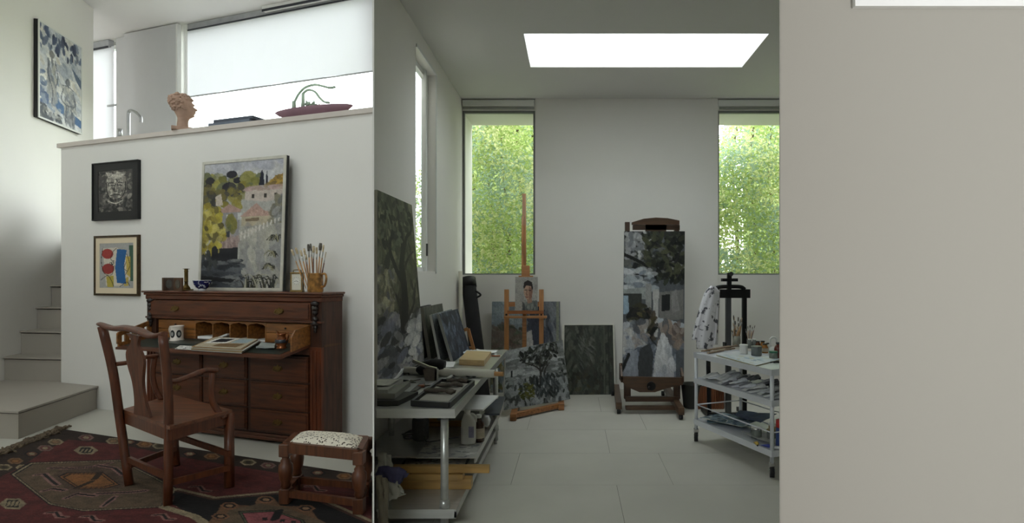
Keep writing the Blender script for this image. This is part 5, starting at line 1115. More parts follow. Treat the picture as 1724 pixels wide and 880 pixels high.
# canvases behind the wooden easel
lean('canvas', 'pale hillside painting standing behind the wooden easel', (-.99, 6.78), (-.59, 6.80), 1.09, 0, .16, p_hillside(), .02)
lean('canvas', 'blue-grey painting behind the wooden easel, right of the hillside', (-.57, 6.80), (-.155, 6.82), 1.09, 0, .14, p_bluegrey(), .02)
A = F(951, 662); C = F(1036, 662)
lean('canvas', 'dark green painting with a white edge standing on the floor', (-.10, 6.66), (.495, 6.68), .80, 0, .28, p_dark(), .02, edge=(196, 194, 184))
b = nb(); hexa(b, [Vector(q) for q in ((-.13, 6.70, .003), (.515, 6.72, .003), (.515, 6.74, .003), (-.13, 6.72, .003), (-.13, 6.98, .805), (.515, 6.985, .805), (.515, 6.995, .805), (-.13, 6.99, .805))])
solo('white_board', b, mat('off_white_board', (206, 203, 192), .7), 'off-white board standing just behind the dark green painting', 'board')
# landscape leaning on the foot of the easel
canvas('canvas', 'grey landscape with a dark tree leaning low against the wooden easel', [at(852, 590, 5.74), at(947, 572, 6.22), at(960, 671.5, 6.1), at(848, 690.4, 5.6)], p_hills(), .022, edge=(190, 190, 186))

# ================================================================== WOODEN EASEL
eb = Vector((-.5, 6.3, 0)); ea = thing('wooden_easel', 'light beech studio easel with a tall mast by the left window', 'easel', eb)
YE = 6.3
def E(px, py, dy=0): return at(px, py, YE+dy)
b = nb(); beam(b, Vector((E(883, 500).x, YE+.05, .35)), E(882.5, 326, .05), .04, .03, (0, 1, 0)); put('mast', b, W_EAS, ea)
b = nb(); beam(b, Vector((E(879.5, 500).x, YE+.02, 1.2)), E(880, 364, .02), .022, .03, (0, 1, 0)); put('mast_slide', b, W_EAS, ea)
b = nb(); p = E(885, 456, .0); box(b, (p.x-.045, YE-.02, p.z-.06), (p.x+.045, YE+.05, p.z+.06), bev=.006); put('top_clamp', b, W_EASX, ea)
b = nb(); p = E(887, 465); box(b, (p.x-.09, YE-.03, p.z-.012), (p.x+.07, YE+.02, p.z+.008)); put('clamp_plate', b, W_EASX, ea)
for px in (853, 911.5):
    b = nb(); p = E(px, 487); beam(b, Vector((p.x, YE, .05)), Vector((p.x, YE, p.z)), .05, .035, (0, 1, 0)); up_ = put('upright', b, W_EAS, ea)
    b = nb(); cyl(b, (p.x, YE-.03, p.z-.28), (p.x, YE-.018, p.z-.28), .012, n=10); put('bolt', b, mat('dark_bolt', (52, 48, 44), .4, .6), up_)
b = nb(); p = E(882, 512); beam(b, Vector((E(853, 510).x, YE, p.z)), Vector((E(911, 510).x, YE, p.z)), .02, .05, (0, 0, 1)); put('cross_bar', b, W_EASX, ea)
b = nb(); p = E(886, 533); box(b, (E(853, 1).x-.02, YE-.1, p.z-.01), (E(921, 1).x, YE+.02, p.z+.012)); tr_ = put('tray', b, W_EASX, ea)
b = nb(); p = E(886, 524); box(b, (E(856, 1).x, YE-.11, p.z-.02), (E(916, 1).x, YE-.085, p.z+.015)); put('tray_lip', b, wood('easel_tray_wood', (150, 88, 44), axis='x'), tr_)
b = nb(); p = E(882.5, 560); beam(b, Vector((p.x, YE+.02, .06)), Vector((p.x, YE+.02, E(882, 535).z)), .045, .02, (0, 1, 0)); put('rack_bar', b, W_EASX, ea)
bs = F(943, 683); bs2 = F(862, 700)
b = nb(); beam(b, F(864, 706)+Vector((0, 0, .04)), F(943, 688)+Vector((0, 0, .04)), .05, .045); put('base_bar', b, wood('easel_foot_wood', (150, 100, 58), axis='x'), ea)
for a, c_ in ((F(864, 709), Vector((-.62, 6.7, 0))), (F(945, 691), Vector((-.14, 6.62, 0)))):
    a = Vector((a.x, a.y, .035)); c_.z = .035; b = nb(); beam(b, a, c_, .06, .06); put('foot', b, MATS['easel_foot_wood'], ea)
zb = E(886, 521).z; pxl, pxr = E(868, 1).x, E(905.5, 1).x
canvas('small_portrait', 'small portrait of a young man on the wooden easel', [Vector((pxl, YE-.03, E(880, 466).z)), Vector((pxr, YE-.03, E(880, 466).z)), Vector((pxr, YE-.06, E(880, 524).z+.017)), Vector((pxl, YE-.06, E(880, 524).z+.017))], p_man(), .018)

# ================================================================== DARK STUDIO EASEL
W_DE = wood('dark_easel_oak', (78, 54, 36), axis='x', var=.3); W_DEZ = wood('dark_easel_post', (74, 50, 34), axis='z', var=.3)
wl, wr = F(1042, 697), F(1147, 707); cx_ = (wl.x+wr.x)/2
de = thing('studio_easel', 'heavy dark oak crank easel on castors by the window pier', 'easel', (cx_, 5.9, 0))
YD = 5.92
def G(px, py, Y=YD): return at(px, py, Y)
for px, wf_ in ((1056, wl), (1139, wr)):
    x = wf_.x; b = nb(); beam(b, Vector((x, wf_.y, .085)), Vector((x+.05, 6.7, .085)), .06, .07); ft = put('foot', b, W_DE, de)
    for yy_ in (wf_.y+.02, 6.62):
        b = nb(); cyl(b, (x-.016+.0, yy_, .028), (x+.016, yy_, .028), .028, n=14); put('castor', b, RUBBER, ft)
    b = nb(); beam(b, G(px, 617+55, YD+.12), Vector((G(px, 400, YD+.12).x, YD+.12, G(px, 372).z)), .05, .05, (0, 1, 0)); put('post', b, W_DEZ, de)
    b = nb(); beam(b, Vector((G(px, 1, YD+.1).x, YD+.1, .1)), Vector((G(px, 1, YD+.1).x, YD+.1, .5)), .07, .06, (0, 1, 0)); put('lower_post', b, W_DEZ, de)
for py, hh, Yy in ((671, .05, 5.9), (686, .03, 5.78)):
    p0, p1 = G(1053, py, Yy), G(1143, py, Yy); b = nb(); beam(b, p0, p1, .09 if hh < .04 else .05, hh); put('cross_bar', b, W_DE, de)
b = nb(); p0, p1 = G(1065, 383, YD+.1), G(1144, 383, YD+.1); beam(b, p0, p1, .04, .05); put('cross_bar', b, W_DE, de)
b = nb(); pts = [G(1064, 378, YD+.06), G(1144, 378, YD+.06), G(1144, 371, YD+.06), G(1124, 367, YD+.06), G(1104, 366, YD+.06), G(1084, 368, YD+.06), G(1064, 374, YD+.06)]; prism(b, pts, (0, .05, 0)); put('top_clamp', b, W_DE, de)
b = nb(); p0 = G(1104, 376, YD+.09); box(b, (p0.x-.11, YD+.08, p0.z-.1), (p0.x+.11, YD+.11, p0.z+.03)); put('centre_panel', b, W_DE, de)
# tray: a deep box with a shaped front
xa, xb = G(1047, 1, 5.8).x, G(1149, 1, 5.8).x; zt_, zm_, zb_ = G(1, 615, 5.8).z, G(1, 633, 5.8).z, G(1, 656, 5.8).z
b = nb(); prism(b, [Vector((xa-.005, 5.78, zm_)), Vector((xb, 5.78, zm_-.012)), Vector((xb, 5.78, zm_-.085)), Vector((cx_+.2, 5.78, zb_+.02)), Vector((cx_+.08, 5.78, zb_-.02)), Vector((cx_-.08, 5.78, zb_-.02)), Vector((cx_-.2, 5.78, zb_+.03)), Vector((xa-.005, 5.78, zm_-.05))], (0, .025, 0)); put('tray_front', b, W_DE, de)
b = nb(); box(b, (xa, 5.8, zm_-.06), (xb, 6.0, zm_-.04)); tray = put('tray', b, W_DE, de)
b = nb(); box(b, (xa, 5.98, zm_-.04), (xb, 6.0, zt_-.005)); put('tray_back', b, W_DEZ, de)
for xx in (xa-.012, xb-.008): 
    b = nb(); prism(b, [Vector((xx, 5.78, zm_-.06)), Vector((xx, 6.0, zm_-.06)), Vector((xx, 6.0, zt_-.005)), Vector((xx, 5.9, zt_-.02)), Vector((xx, 5.78, zm_+.005))], (.02, 0, 0)); put('tray_side', b, W_DE, de)
b = nb(); c = Vector((cx_+.04, 5.765, zb_+.045)); cyl(b, c, c+Vector((0, .02, 0)), .045, n=18); wh = put('crank_wheel', b, mat('dark_iron', (44, 42, 42), .4, .7), de)
b = nb(); tube(b, [c+Vector((-.02, -.02, 0)), G(1092, 655, 5.72)], .012, 8); put('crank_handle', b, MATS['dark_iron'], wh)
Pp = [Vector((G(1052, 1, 5.93).x, 5.99, G(1, 389, 5.98).z)), Vector((G(1155, 1, 5.93).x, 5.99, G(1, 389, 5.98).z)), Vector((G(1150.5, 1, 5.9).x, 5.87, zm_-.037)), Vector((G(1047.5, 1, 5.9).x, 5.87, zm_-.037))]
canvas('terrace_painting', 'tall dark terrace and tree painting standing on the heavy oak easel', Pp, p_terrace(), .03, edge=(90, 90, 90))
def ptube(c, d, L, r, m, label, group, cap=None):
    """squeezed metal paint tube: a wedge body, shoulder and cap"""
    c, d = Vector(c), Vector(d).normalized(); s = Vector((-d.y, d.x, 0)); o = thing('paint_tube', label, 'paint tube', c, 0, group)
    b = nb(); n = 10; R_ = []
    for t, w, h in ((0, 1.25, .12), (.25, 1.15, .45), (.6, 1.05, .85), (.85, .95, .95), (.93, .55, .55), (1.0, .4, .4)):
        R_.append([b.verts.new(c+d*L*t+s*r*w*math.cos(2*PI*k/n)+Vector((0, 0, max(r*.1, r*h)+r*h*math.sin(2*PI*k/n)))) for k in range(n)])
    for A, B in zip(R_, R_[1:]):
        for k in range(n): b.faces.new((A[k], A[(k+1) % n], B[(k+1) % n], B[k])).smooth = True
    b.faces.new(R_[0][::-1]); b.faces.new(R_[-1]); put('body', b, m, o)
    b = nb(); z = Vector((0, 0, r*.45)); cyl(b, c+d*L+z, c+d*L*1.14+z, r*.42, n=10); put('cap', b, cap or BLACK, o); return o
TUBEW = mat('white_tube', (206, 206, 206), .45, .2, var=.15, scale=25); TUBEB = mat('blue_tube', (60, 70, 150), .45, var=.2)
zt2 = zm_-.038
for k, (px, m_, dx) in enumerate(((1092, TUBEW, 1), (1101, TUBEB, 1), (1084, mat('red_tube', (150, 60, 56), .5), -1))): ptube((G(px, 1, 5.82).x, 5.825+.02*k, zt2+.001), (dx, .2-.1*k, 0), .07, .012, m_, ['white paint tube lying in the dark easel tray', 'blue paint tube lying in the dark easel tray', 'red paint tube lying in the dark easel tray'][k], None)
b = nb(); cyl(b, (G(1124, 1, 5.85).x, 5.84, zt2+.006), (G(1140, 1, 5.85).x, 5.85, zt2+.006), .005); solo('pencil', b, mat('orange_pencil', (196, 110, 60), .5), 'orange pencil lying at the right of the dark easel tray', 'pencil')

# ================================================================== STEEL TABLE
TX1, TY0, TY1, TZ = -.64, 3.067, 5.55, .68
tb = thing('steel_table', 'long brushed steel work table with shelves along the left wall', 'table', (-1.0, 4.2, 0))
poly = [(TX1, TY0), (TX1, TY1), (XL+.006, TY1), (XL+.006, 3.93), (fin_x(TY0)-.002, TY0)]
b = nb(); flat(b, poly, TZ-.006, TZ); put('table_top', b, STEEL, tb)
b = nb(); box(b, (TX1-.012, TY0, TZ-.05), (TX1, TY1, TZ-.006)); put('edge', b, STEEL, tb); b = nb(); box(b, (fin_x(TY0), TY0, TZ-.05), (TX1-.012, TY0+.012, TZ-.006)); put('edge', b, STEEL, tb); b = nb(); box(b, (XL+.02, TY1-.012, TZ-.05), (TX1-.012, TY1, TZ-.006)); put('edge', b, STEEL, tb)
legs = [(-.71, 3.13), (-.645, 4.72), (-1.3, 4.72), (-1.3, 4.05)]
for (x, y) in legs:
    b = nb(); cyl(b, (x, y, .03), (x, y, TZ-.05), .022, n=16); lg = put('leg', b, STEEL, tb)
    b = nb(); cyl(b, (x, y, 0), (x, y, .032), .013, n=12); put('leg_foot', b, STEEL, lg)
    b = nb(); cyl(b, (x, y, .115), (x, y, .165), .028, n=16); put('collar', b, STEEL, lg)
SZ2, SZ1 = .26, .12
def shelf(z, y0, y1, x1, name):
    pl_ = clip_poly([(x1, y0), (x1, y1), (XL+.01, y1), (XL+.01, y0)], 1, -R630, .012)
    b = nb(); flat(b, pl_, z-.012, z); put(name, b, STEEL, tb); b = nb(); box(b, (x1-.01, y0, z-.045), (x1, y1, z-.012)); put('shelf_edge', b, STEEL, tb)
shelf(SZ2, 3.58, 4.85, -.615, 'shelf'); shelf(SZ1, 3.1, 4.85, -.64, 'shelf')
b = nb(); box(b, (fin_x(3.1)+.005, 3.1, SZ1-.05), (-.64, 3.112, SZ1-.012)); put('shelf_edge', b, STEEL, tb)
def T(px, py, z=TZ): return F(px, py, z+.001)
def slab(name, pts, h, m, label, cat, z=TZ, group=None):
    b = nb(); prism(b, [T(px, py, z) for px, py in pts], (0, 0, h)); return solo(name, b, m, label, cat, group)
def clipfin(v): v.x = max(v.x, fin_x(v.y)+.004); return v
GC1, GC2, DKG = mat('grey_board_a', (150, 149, 143), .7, var=.05), mat('grey_board_b', (128, 127, 121), .7, var=.05), mat('charcoal_card', (58, 57, 54), .7)
def gbox(name, px0, px1, py0, py1, skew, z0_, z1_, m, label, cat):
    b = nb(); pts = [clipfin(F(px0, py1, z0_)), F(px1, py1, z0_), F(px1+skew, py0, z0_), clipfin(F(px0, py0, z0_))]; prism(b, pts, (0, 0, z1_-z0_)); return solo(name, b, m, label, cat)
gbox('box', 600, 670, 667, 683, 34, TZ+.001, TZ+.03, DKG, 'flat charcoal box lowest in the grey stack at the table front', 'box')
gbox('box', 600, 665, 650, 671, 26, TZ+.031, TZ+.06, GC2, 'flat grey box in the middle of the stack on the steel table', 'box')
gbox('portfolio', 600, 653, 642, 661, 26, TZ+.061, TZ+.079, GC1, 'pale grey folder topmost of the stack at the table front', 'folder')
sheet('paper_sheet', [clipfin(F(628, 642, TZ+.081)), F(672, 640, TZ+.081), F(656, 650, TZ+.081), clipfin(F(626, 651, TZ+.081))], .002, GREYPAPER, 'loose grey paper curling on top of the grey folder', 'paper', lift=.02, seed=4)
# black tray with dark rags
r = thing('black_tray', 'shallow black wooden tray at the front of the steel table', 'tray', T(745, 668))
q = [T(694, 683), T(756, 687), T(797, 648), T(742, 645)]
b = nb(); prism(b, q, (0, 0, .012)); put('tray_base', b, mat('grey_tray_lining', (120, 116, 108), .7), r)
b = nb()
for k in range(4): beam(b, q[k]+Vector((0, 0, .016)), q[(k+1) % 4]+Vector((0, 0, .016)), .018, .032)
put('tray_rim', b, BLACK, r)
b = nb(); cc = (q[0]+q[1]+q[2]+q[3])/4; prism(b, [cc+(p-cc)*.8+Vector((0, 0, .0125)) for p in q], (0, 0, .01)); put('inner_board', b, mat('pale_tray_board', (150, 146, 138), .7), r)
RAG = mat('dark_stiff_rag', (74, 66, 58), .9, var=.4, scale=25, bump=.5, bscale=40)
for k, (a, c_, lab) in enumerate((((714, 667), (764, 669), 'dark stiff painter glove at the front of the black tray'), ((735, 659), (778, 656), 'dark stiff painter glove in the middle of the black tray'), ((752, 650), (786, 649), 'dark stiff painter glove at the back of the black tray'))):
    A, C = T(*a)+Vector((0, 0, .038)), T(*c_)+Vector((0, 0, .038)); b = nb(); d = C-A; s = Vector((-d.y, d.x, 0)).normalized(); rr = random.Random(k)
    tube(b, [A, A.lerp(C, .15), A.lerp(C, .4), A.lerp(C, .6)], [.01, .022, .026, .02], 10, flat=.55)
    for f in range(5): w = (f-2)*.011; tube(b, bez([A.lerp(C, .5)+s*w*.7, A.lerp(C, .75)+s*(w+rr.uniform(-.006, .006))+Vector((0, 0, rr.uniform(-.004, .01))), C+s*w*1.3+Vector((0, 0, -.008))], 4), .0085, 7)
    for v_ in b.verts: v_.co += Vector((rr.uniform(-.002, .002), rr.uniform(-.002, .002), rr.uniform(-.002, .002)))
    solo('glove', b, RAG, lab, 'glove')
# long canvas roll with a wooden core
r = thing('canvas_roll', 'long cream canvas roll with a wooden core lying across the table', 'roll', T(750, 625))
A, C = F(652, 622, TZ+.03), F(833, 629, TZ+.03); b = nb(); cyl(b, A, C, .028, n=20); put('roll', b, mat('cream_canvas', (206, 203, 190), .8, var=.04), r)
b = nb(); cyl(b, C-(C-A)*.02, C+(C-A)*.075, .016, n=16); put('core', b, mat('cardboard_core', (176, 132, 84), .7), r)
# wooden block, papers, etc. at the far end
b = nb(); prism(b, [T(773, 614), T(815, 616), T(827, 600), T(786, 598)], (0, 0, .045)); solo('wooden_panel_box', b, wood('pale_ply', (206, 176, 128), axis='x', var=.15), 'pale wooden panel box at the far end of the steel table', 'box')
for k, (cs, m_, lab) in enumerate((([(716, 609.5), (767, 609.5), (763, 618), (704, 618)], PAPER, 'white sheet lying between the leaning canvases and the canvas roll'), ([(802, 590.5), (838, 590.5), (831, 599), (806, 599)], PAPER, 'white curled sheet lying nearest the far edge of the table'), ([(779, 592), (802, 591.5), (801, 597.5), (780, 598)], mat('bluish_paper', (206, 212, 224), .8), 'bluish curled paper behind the pale wooden panel box'), ([(692, 612), (716, 611), (708, 620), (680, 621)], GREYPAPER, 'grey card lying along the left edge of the table'))):
    sheet('paper_sheet', [T(*p)+Vector((0, 0, .003*k)) for p in cs], .002, m_, lab, 'paper', lift=.03 if k else .006, seed=k+2)
slab('glass_sheet', [(655, 634), (690, 615), (694, 617), (660, 636)], .006, mat('dark_glass_edge', (70, 82, 72), .2), 'narrow strip of dark glass along the wall side of the table', 'glass')
b = nb(); tube(b, [T(805, 594), T(848, 588)], .005, 6); tube(b, [T(812, 597), T(845, 596)], .006, 6); solo('metal_ruler', b, CHROME, 'thin metal rods lying at the far right corner of the table', 'rods')
b = nb(); tube(b, [T(828, 600)+Vector((0, 0, .006)), T(842, 600)+Vector((0, 0, .006))], .006, 8); solo('wooden_stick', b, mat('orange_stick', (170, 98, 52), .5), 'short orange stick beside the wooden panel box', 'stick')
# tacker
r = thing('staple_gun', 'steel hand tacker standing on the steel table', 'staple gun', T(718, 645))
def TP(px, py, Y=3.9): return at(px, py, Y)
TACK = mat('tacker_steel', (160, 156, 150), .4, .8, var=.15)
b = nb(); prism(b, [TP(716, 643), TP(735, 643), TP(735, 621), TP(718, 618), TP(712, 622)], (0, .03, 0)); put('body', b, mat('rusty_tacker_body', (112, 102, 96), .5, .5, var=.3, scale=20), r)
b = nb(); beam(b, TP(694, 607.5)+Vector((0, .015, 0)), TP(722, 619)+Vector((0, .015, 0)), .024, .02); beam(b, TP(722, 619)+Vector((0, .015, 0)), TP(734, 622)+Vector((0, .015, 0)), .026, .022); put('lever', b, TACK, r)
b = nb(); beam(b, TP(690, 641)+Vector((0, .015, 0)), TP(736, 644)+Vector((0, .015, 0)), .024, .014); put('magazine', b, TACK, r)
b = nb(); prism(b, [TP(732, 645), TP(736.5, 645), TP(736.5, 622), TP(732, 621)], (0, .034, 0)); put('nose', b, TACK, r)
# black bag
r = thing('black_bag', 'soft black camera bag beside the tacker', 'bag', T(725, 628))
b = nb(); BAGM = mat('black_cloth', (26, 25, 27), .85, var=.3, scale=20, bump=.4, bscale=30)
blob(b, TP(712, 622, 4.05)+Vector((0, 0, 0)), (.05, .04, .035), 14, 9, None, .1, 2); put('pouch', b, BAGM, r)
b = nb(); tube(b, [TP(712, 618, 4.1), TP(728, 614, 4.1), TP(742, 615, 4.1), TP(749, 616, 4.1)], [.04, .045, .045, .04], 12); put('body', b, BAGM, r)
b = nb(); sg = [T(750, 622), T(768, 622), T(784, 634), T(798, 636), T(804, 632), T(790, 638), T(772, 641), T(760, 634), T(748, 627)]; tube(b, bez([p+Vector((0, 0, .006)) for p in sg], 6), .005, 6); solo('cable', b, RUBBER, 'black cable looping across the steel table', 'cable')
r = thing('tape_measure', 'small round black tape measure near the table edge', 'tape measure', T(809, 629)); b = nb(); cyl(b, T(810, 629), T(810, 629)+Vector((0, 0, .025)), .034, n=20); put('case', b, BLACK, r); b = nb(); cyl(b, T(810, 629)+Vector((0, 0, .025)), T(810, 629)+Vector((0, 0, .028)), .022, n=18); put('face', b, CHROME, r)
sheet('crumpled_paper', [T(664, 633)+Vector((0, 0, .02)), T(680, 632)+Vector((0, 0, .05)), T(676, 644), T(650, 645)], .003, PAPER, 'crumpled white paper beside the grey folder', 'paper', lift=.06, seed=5)
slab('eraser', [(648, 636), (661, 635), (663, 638), (650, 639)], .012, DKG, 'small dark eraser near the wall side of the table', 'eraser')
# tools between
TOOLG = mat('tool_grey', (108, 104, 98), .45, .5, var=.3, scale=20)
for k, (a, c_, rad, m_, lab) in enumerate((((686, 631), (712, 628), .012, TOOLG, 'grey metal tool lying left of the tacker'), ((672, 648), (708, 640), .008, TOOLG, 'thin steel scraper lying in front of the tacker'), ((704, 653), (724, 651), .011, mat('copper_handle', (140, 84, 58), .5), 'reddish tool handle behind the black tray'), ((724, 651), (748, 648), .008, TOOLG, 'dark screwdriver blade behind the black tray'), ((733, 634), (757, 628), .012, CHROME, 'shiny clamp lying between tacker and canvas roll'), ((676, 642), (700, 646), .009, BLACK, 'black pliers lying beside the crumpled paper'), ((752, 640), (768, 632), .011, GREYPAPER, 'rolled pale paper strip lying behind the tray'))):
    A, C = T(*a), T(*c_); z = Vector((0, 0, rad)); r = thing('hand_tool', lab, 'tool', A)
    b = nb(); tube(b, [A+z, A.lerp(C, .5)+z], [rad*.8, rad], 8); put('grip', b, m_, r); b = nb(); tube(b, [A.lerp(C, .5)+z, A.lerp(C, .8)+z, C+z], [rad*.7, rad*.55, rad*.3], 8); put('blade', b, TOOLG, r)
b = nb(); cyl(b, T(786, 643), T(786, 643)+Vector((0, 0, .006)), .05, n=22); solo('cork_disc', b, mat('brown_cork', (112, 92, 76), .8), 'brown cork disc behind the black tray', 'coaster')
slab('palette_knife_box', [(690, 662), (700, 660), (716, 647), (706, 648)], .012, mat('dark_case', (70, 66, 62), .5), 'long dark case beside the grey box stack', 'case')

# ---- things on the shelves
def S2(px, py): return F(px, py, SZ2+.001)
def S1(px, py): return F(px, py, SZ1+.001)
c = S2(708, 738); c = Vector(((708-CX)/FPX*3.95, 3.95, SZ2+.001)); r = thing('speaker', 'dark grey rounded speaker on the table shelf', 'speaker', c)
b = nb(); lathe(b, [(.05, 0), (.057, .012), (.058, .13), (.054, .148), (.04, .152)], c, 22, sx=1, sy=.9); put('body', b, mat('speaker_mesh', (96, 96, 96), .9, var=.15, scale=60), r); b = nb(); lathe(b, [(.041, .152), (.038, .154)], c, 20); put('top_plate', b, mat('pale_grey_plastic', (150, 150, 150), .4), r)
def canister(c, s, label):
    r = thing('canister', label, 'bottle', c); WP = mat('white_plastic', (214, 213, 206), .4, var=.03)
    b = nb(); rings = []
    for rx, ry, z, ox in ((.05, .035, 0, 0), (.054, .038, .01, 0), (.054, .038, .15, 0), (.05, .036, .175, 0), (.03, .028, .21, -.008), (.022, .022, .225, -.01)):
        rings.append([b.verts.new(c+Vector((ox+rx*s*(abs(math.cos(a))**.6)*math.copysign(1, math.cos(a)), ry*s*(abs(math.sin(a))**.6)*math.copysign(1, math.sin(a)), z*s))) for a in [2*PI*k/20 for k in range(20)]])
    for A, B in zip(rings, rings[1:]):
        for k in range(20): b.faces.new((A[k], A[(k+1) % 20], B[(k+1) % 20], B[k])).smooth = True
    b.faces.new(rings[0][::-1]); b.faces.new(rings[-1]); put('body', b, WP, r)
    b = nb(); cyl(b, c+Vector((-.01, 0, .225))*s, c+Vector((-.01, 0, .25))*s, .024*s, n=16); put('cap', b, WP, r)
    b = nb(); tube(b, bez([c+Vector(q)*s for q in ((.0, 0, .215), (.03, 0, .215), (.05, 0, .195), (.05, 0, .16))], 5), .011*s, 8); put('handle', b, WP, r); return r
cn = canister(Vector(((789-CX)/FPX*3.85, 3.85, SZ2+.001)), .92, 'white plastic canister with handle on the table shelf')
b = nb(); c = Vector(((789-CX)/FPX*3.85, 3.85, SZ2)); box(b, (c.x+.006, c.y-.037, c.z+.05), (c.x+.042, c.y-.0352, c.z+.125)); put('label_print', b, mat('lilac_print', (150, 146, 170), .6, var=.3, scale=40), cn)
def bottle(c, R, H, m, capm, label, labm=None, neck=.4, name='bottle', group=None):
    r = thing(name, label, 'bottle', c, 0, group); b = nb(); lathe(b, [(R*.9, 0), (R, R*.15), (R, H*.6), (R*.85, H*.72), (R*neck, H*.84), (R*neck, H*.9)], c, 18); put('body', b, m, r)
    b = nb(); lathe(b, [(R*neck*1.2, H*.88), (R*neck*1.25, H*.99), (R*neck*1.1, H)], c, 16); put('cap', b, capm, r)
    if labm: b = nb(); lathe(b, [(R*1.01, H*.15), (R*1.01, H*.52)], c, 18, caps=False); put('paper_label', b, labm, r)
    return r
AMBER = mat('brown_glass', (58, 34, 22), .15, var=.1, coat=.3); WCAP = mat('white_cap', (216, 216, 212), .5); LAB = mat('paper_label', (178, 166, 146), .7, var=.15, scale=30)
bottle(Vector(((806-CX)/FPX*3.9, 3.9, SZ2+.001)), .04, .185, AMBER, WCAP, 'brown glass bottle with a white cap on the table shelf', LAB)
b = nb(); blob(b, at(817, 708, 4.15), (.04, .035, .045), 14, 9, None, .18, 4); solo('plastic_bag', b, mat('clear_crumpled_plastic', (190, 190, 190), .2, var=.2), 'crumpled clear plastic behind the brown bottle', 'bag')
gz = SZ2+.001
def bx(name, x0, x1, y0, y1, z0_, z1_, m, label, cat, group=None, rz=0):
    b = nb(); cx2, cy2 = (x0+x1)/2, (y0+y1)/2; box(b, (x0-cx2, y0-cy2, z0_), (x1-cx2, y1-cy2, z1_)); xf(b, Matrix.Translation((cx2, cy2, 0)) @ Matrix.Rotation(rz, 4, 'Z')); return solo(name, b, m, label, cat, group)
W_BAT = wood('pine_batten', (176, 138, 78), axis='x', var=.2)
for k in range(3): bx('batten', -1.15, -.64-.012*k, 4.28, 4.34, gz+.034*k, gz+.03+.034*k, W_BAT, ('lowest', 'middle', 'topmost')[k]+' pine batten in the pile at the back of the table shelf', 'batten', 'pine battens stacked on the table shelf')
bx('dark_panel', -.92, -.56, 4.2, 4.8, gz+.103, gz+.117, mat('blue_black_panel', (74, 80, 88), .3, .2), 'blue-black flat panel sticking out of the table shelf', 'panel', rz=.05)
bx('foam_board', -.98, -.6, 3.95, 4.42, gz+.2, gz+.212, PAPER, 'white flat panel lying on the pile under the table', 'panel', rz=-.1)
bx('book_pile', -.96, -.66, 4.0, 4.24, gz+.118, gz+.198, GC2, 'grey box under the white panel below the table', 'box')
pn = Paint(60, 30, (168, 166, 160), 41); pn.dabs(90, (0,0,1,1), [(120,118,116),(196,194,188),(90,92,100),(150,148,144)], (.02,.05), 3, (-.2,.2))
canvas('newspaper', 'grey newspaper hanging over the front of the table shelf', [Vector((-1.0, 3.85, gz+.003)), Vector((-.63, 3.85, gz+.003)), Vector((-.61, 3.54, gz+.003)), Vector((-.98, 3.54, gz+.003))], pn, .006, cat='newspaper')
for k, (cx2, cy2, rad) in enumerate(((-1.12, 3.98, .075),)):
    b = nb(); pts = []
    for i in range(60): a = i*.42; rr_ = rad*(1+.18*math.sin(i*1.3)); pts.append((cx2+rr_*math.cos(a), cy2+rr_*.9*math.sin(a), gz+.006+.0006*i+.006*math.sin(i*.7)))
    pts += [(-1.0, 3.86, gz+.01), (-.92, 3.9, gz+.008), (-.8, 3.98, gz+.008)]
    tube(b, bez(pts, 3), .0045, 5); solo('cable_coil', b, mat('grey_cable', (96, 96, 96), .5), 'coil of grey cable on the table shelf beside the speaker', 'cable')
# bottom shelf: drawing, battens, rags
pd = Paint(60, 40, (176, 170, 158), 43); pd.dabs(40, (.1,.2,.6,.9), [(60,58,58),(130,100,96),(200,196,186)], (.03,.06), 2.5); pd.dabs(14, (.6,.3,.9,.7), [(70,72,80),(110,110,116)], (.02,.04), 3)
canvas('drawing', 'printed drawing lying on the lower shelf of the table', [Vector((-1.1, 3.74, .2)), Vector((-.70, 3.74, .2)), Vector((-.68, 3.46, .2)), Vector((-1.05, 3.46, .2))], pd, .004, cat='drawing')
bx('carton', -1.1, -.72, 3.48, 3.95, SZ1+.001, .194, mat('dark_carton', (50, 44, 42), .8), 'dark flat carton on the lower shelf under the drawing', 'box')
bx('batten', -1.08, -.50, 3.38, 3.42, .222, .262, W_BAT, 'upper pine batten jutting out past the table leg', 'batten')
bx('batten', -1.06, -.655, 3.36, 3.43, .185, .22, W_BAT, 'middle pine batten on the lower shelf behind the leg', 'batten')
bx('batten', -1.08, -.61, 3.39, 3.45, SZ1+.001, .184, W_BAT, 'lowest pine batten on the lower shelf behind the leg', 'batten')
def cloth(name, pts, m, label, seed, amp=.02, th=.004):
    """crumpled hanging rag: a grid through rows of points, pushed about by folds"""
    b = nb(); rr = random.Random(seed); R_ = [bez([Vector(p) for p in row], 4) for row in pts]; cols_ = list(zip(*R_)); G_ = [bez(list(c_), 4) for c_ in cols_]
    V = [[b.verts.new(p+Vector((amp*math.sin(i*1.9+j*.6+seed), amp*math.cos(i*1.3-j*.8+seed), amp*.4*math.sin(i*1.1+j*1.7)))) for j, p in enumerate(col)] for i, col in enumerate(G_)]
    for i in range(len(V)-1):
        for j in range(len(V[0])-1): b.faces.new((V[i][j], V[i][j+1], V[i+1][j+1], V[i+1][j])).smooth = True
    o = solo(name, b, m, label, 'cloth'); md = o.modifiers.new('thick', 'SOLIDIFY'); md.thickness = th; return o
CLW, CLP = mat('grey_white_rag', (186, 184, 174), .9, var=.12), mat('purple_rag', (82, 80, 116), .9, var=.2)
def cp(px, py, Y): return clipfin(at(px, py, Y))
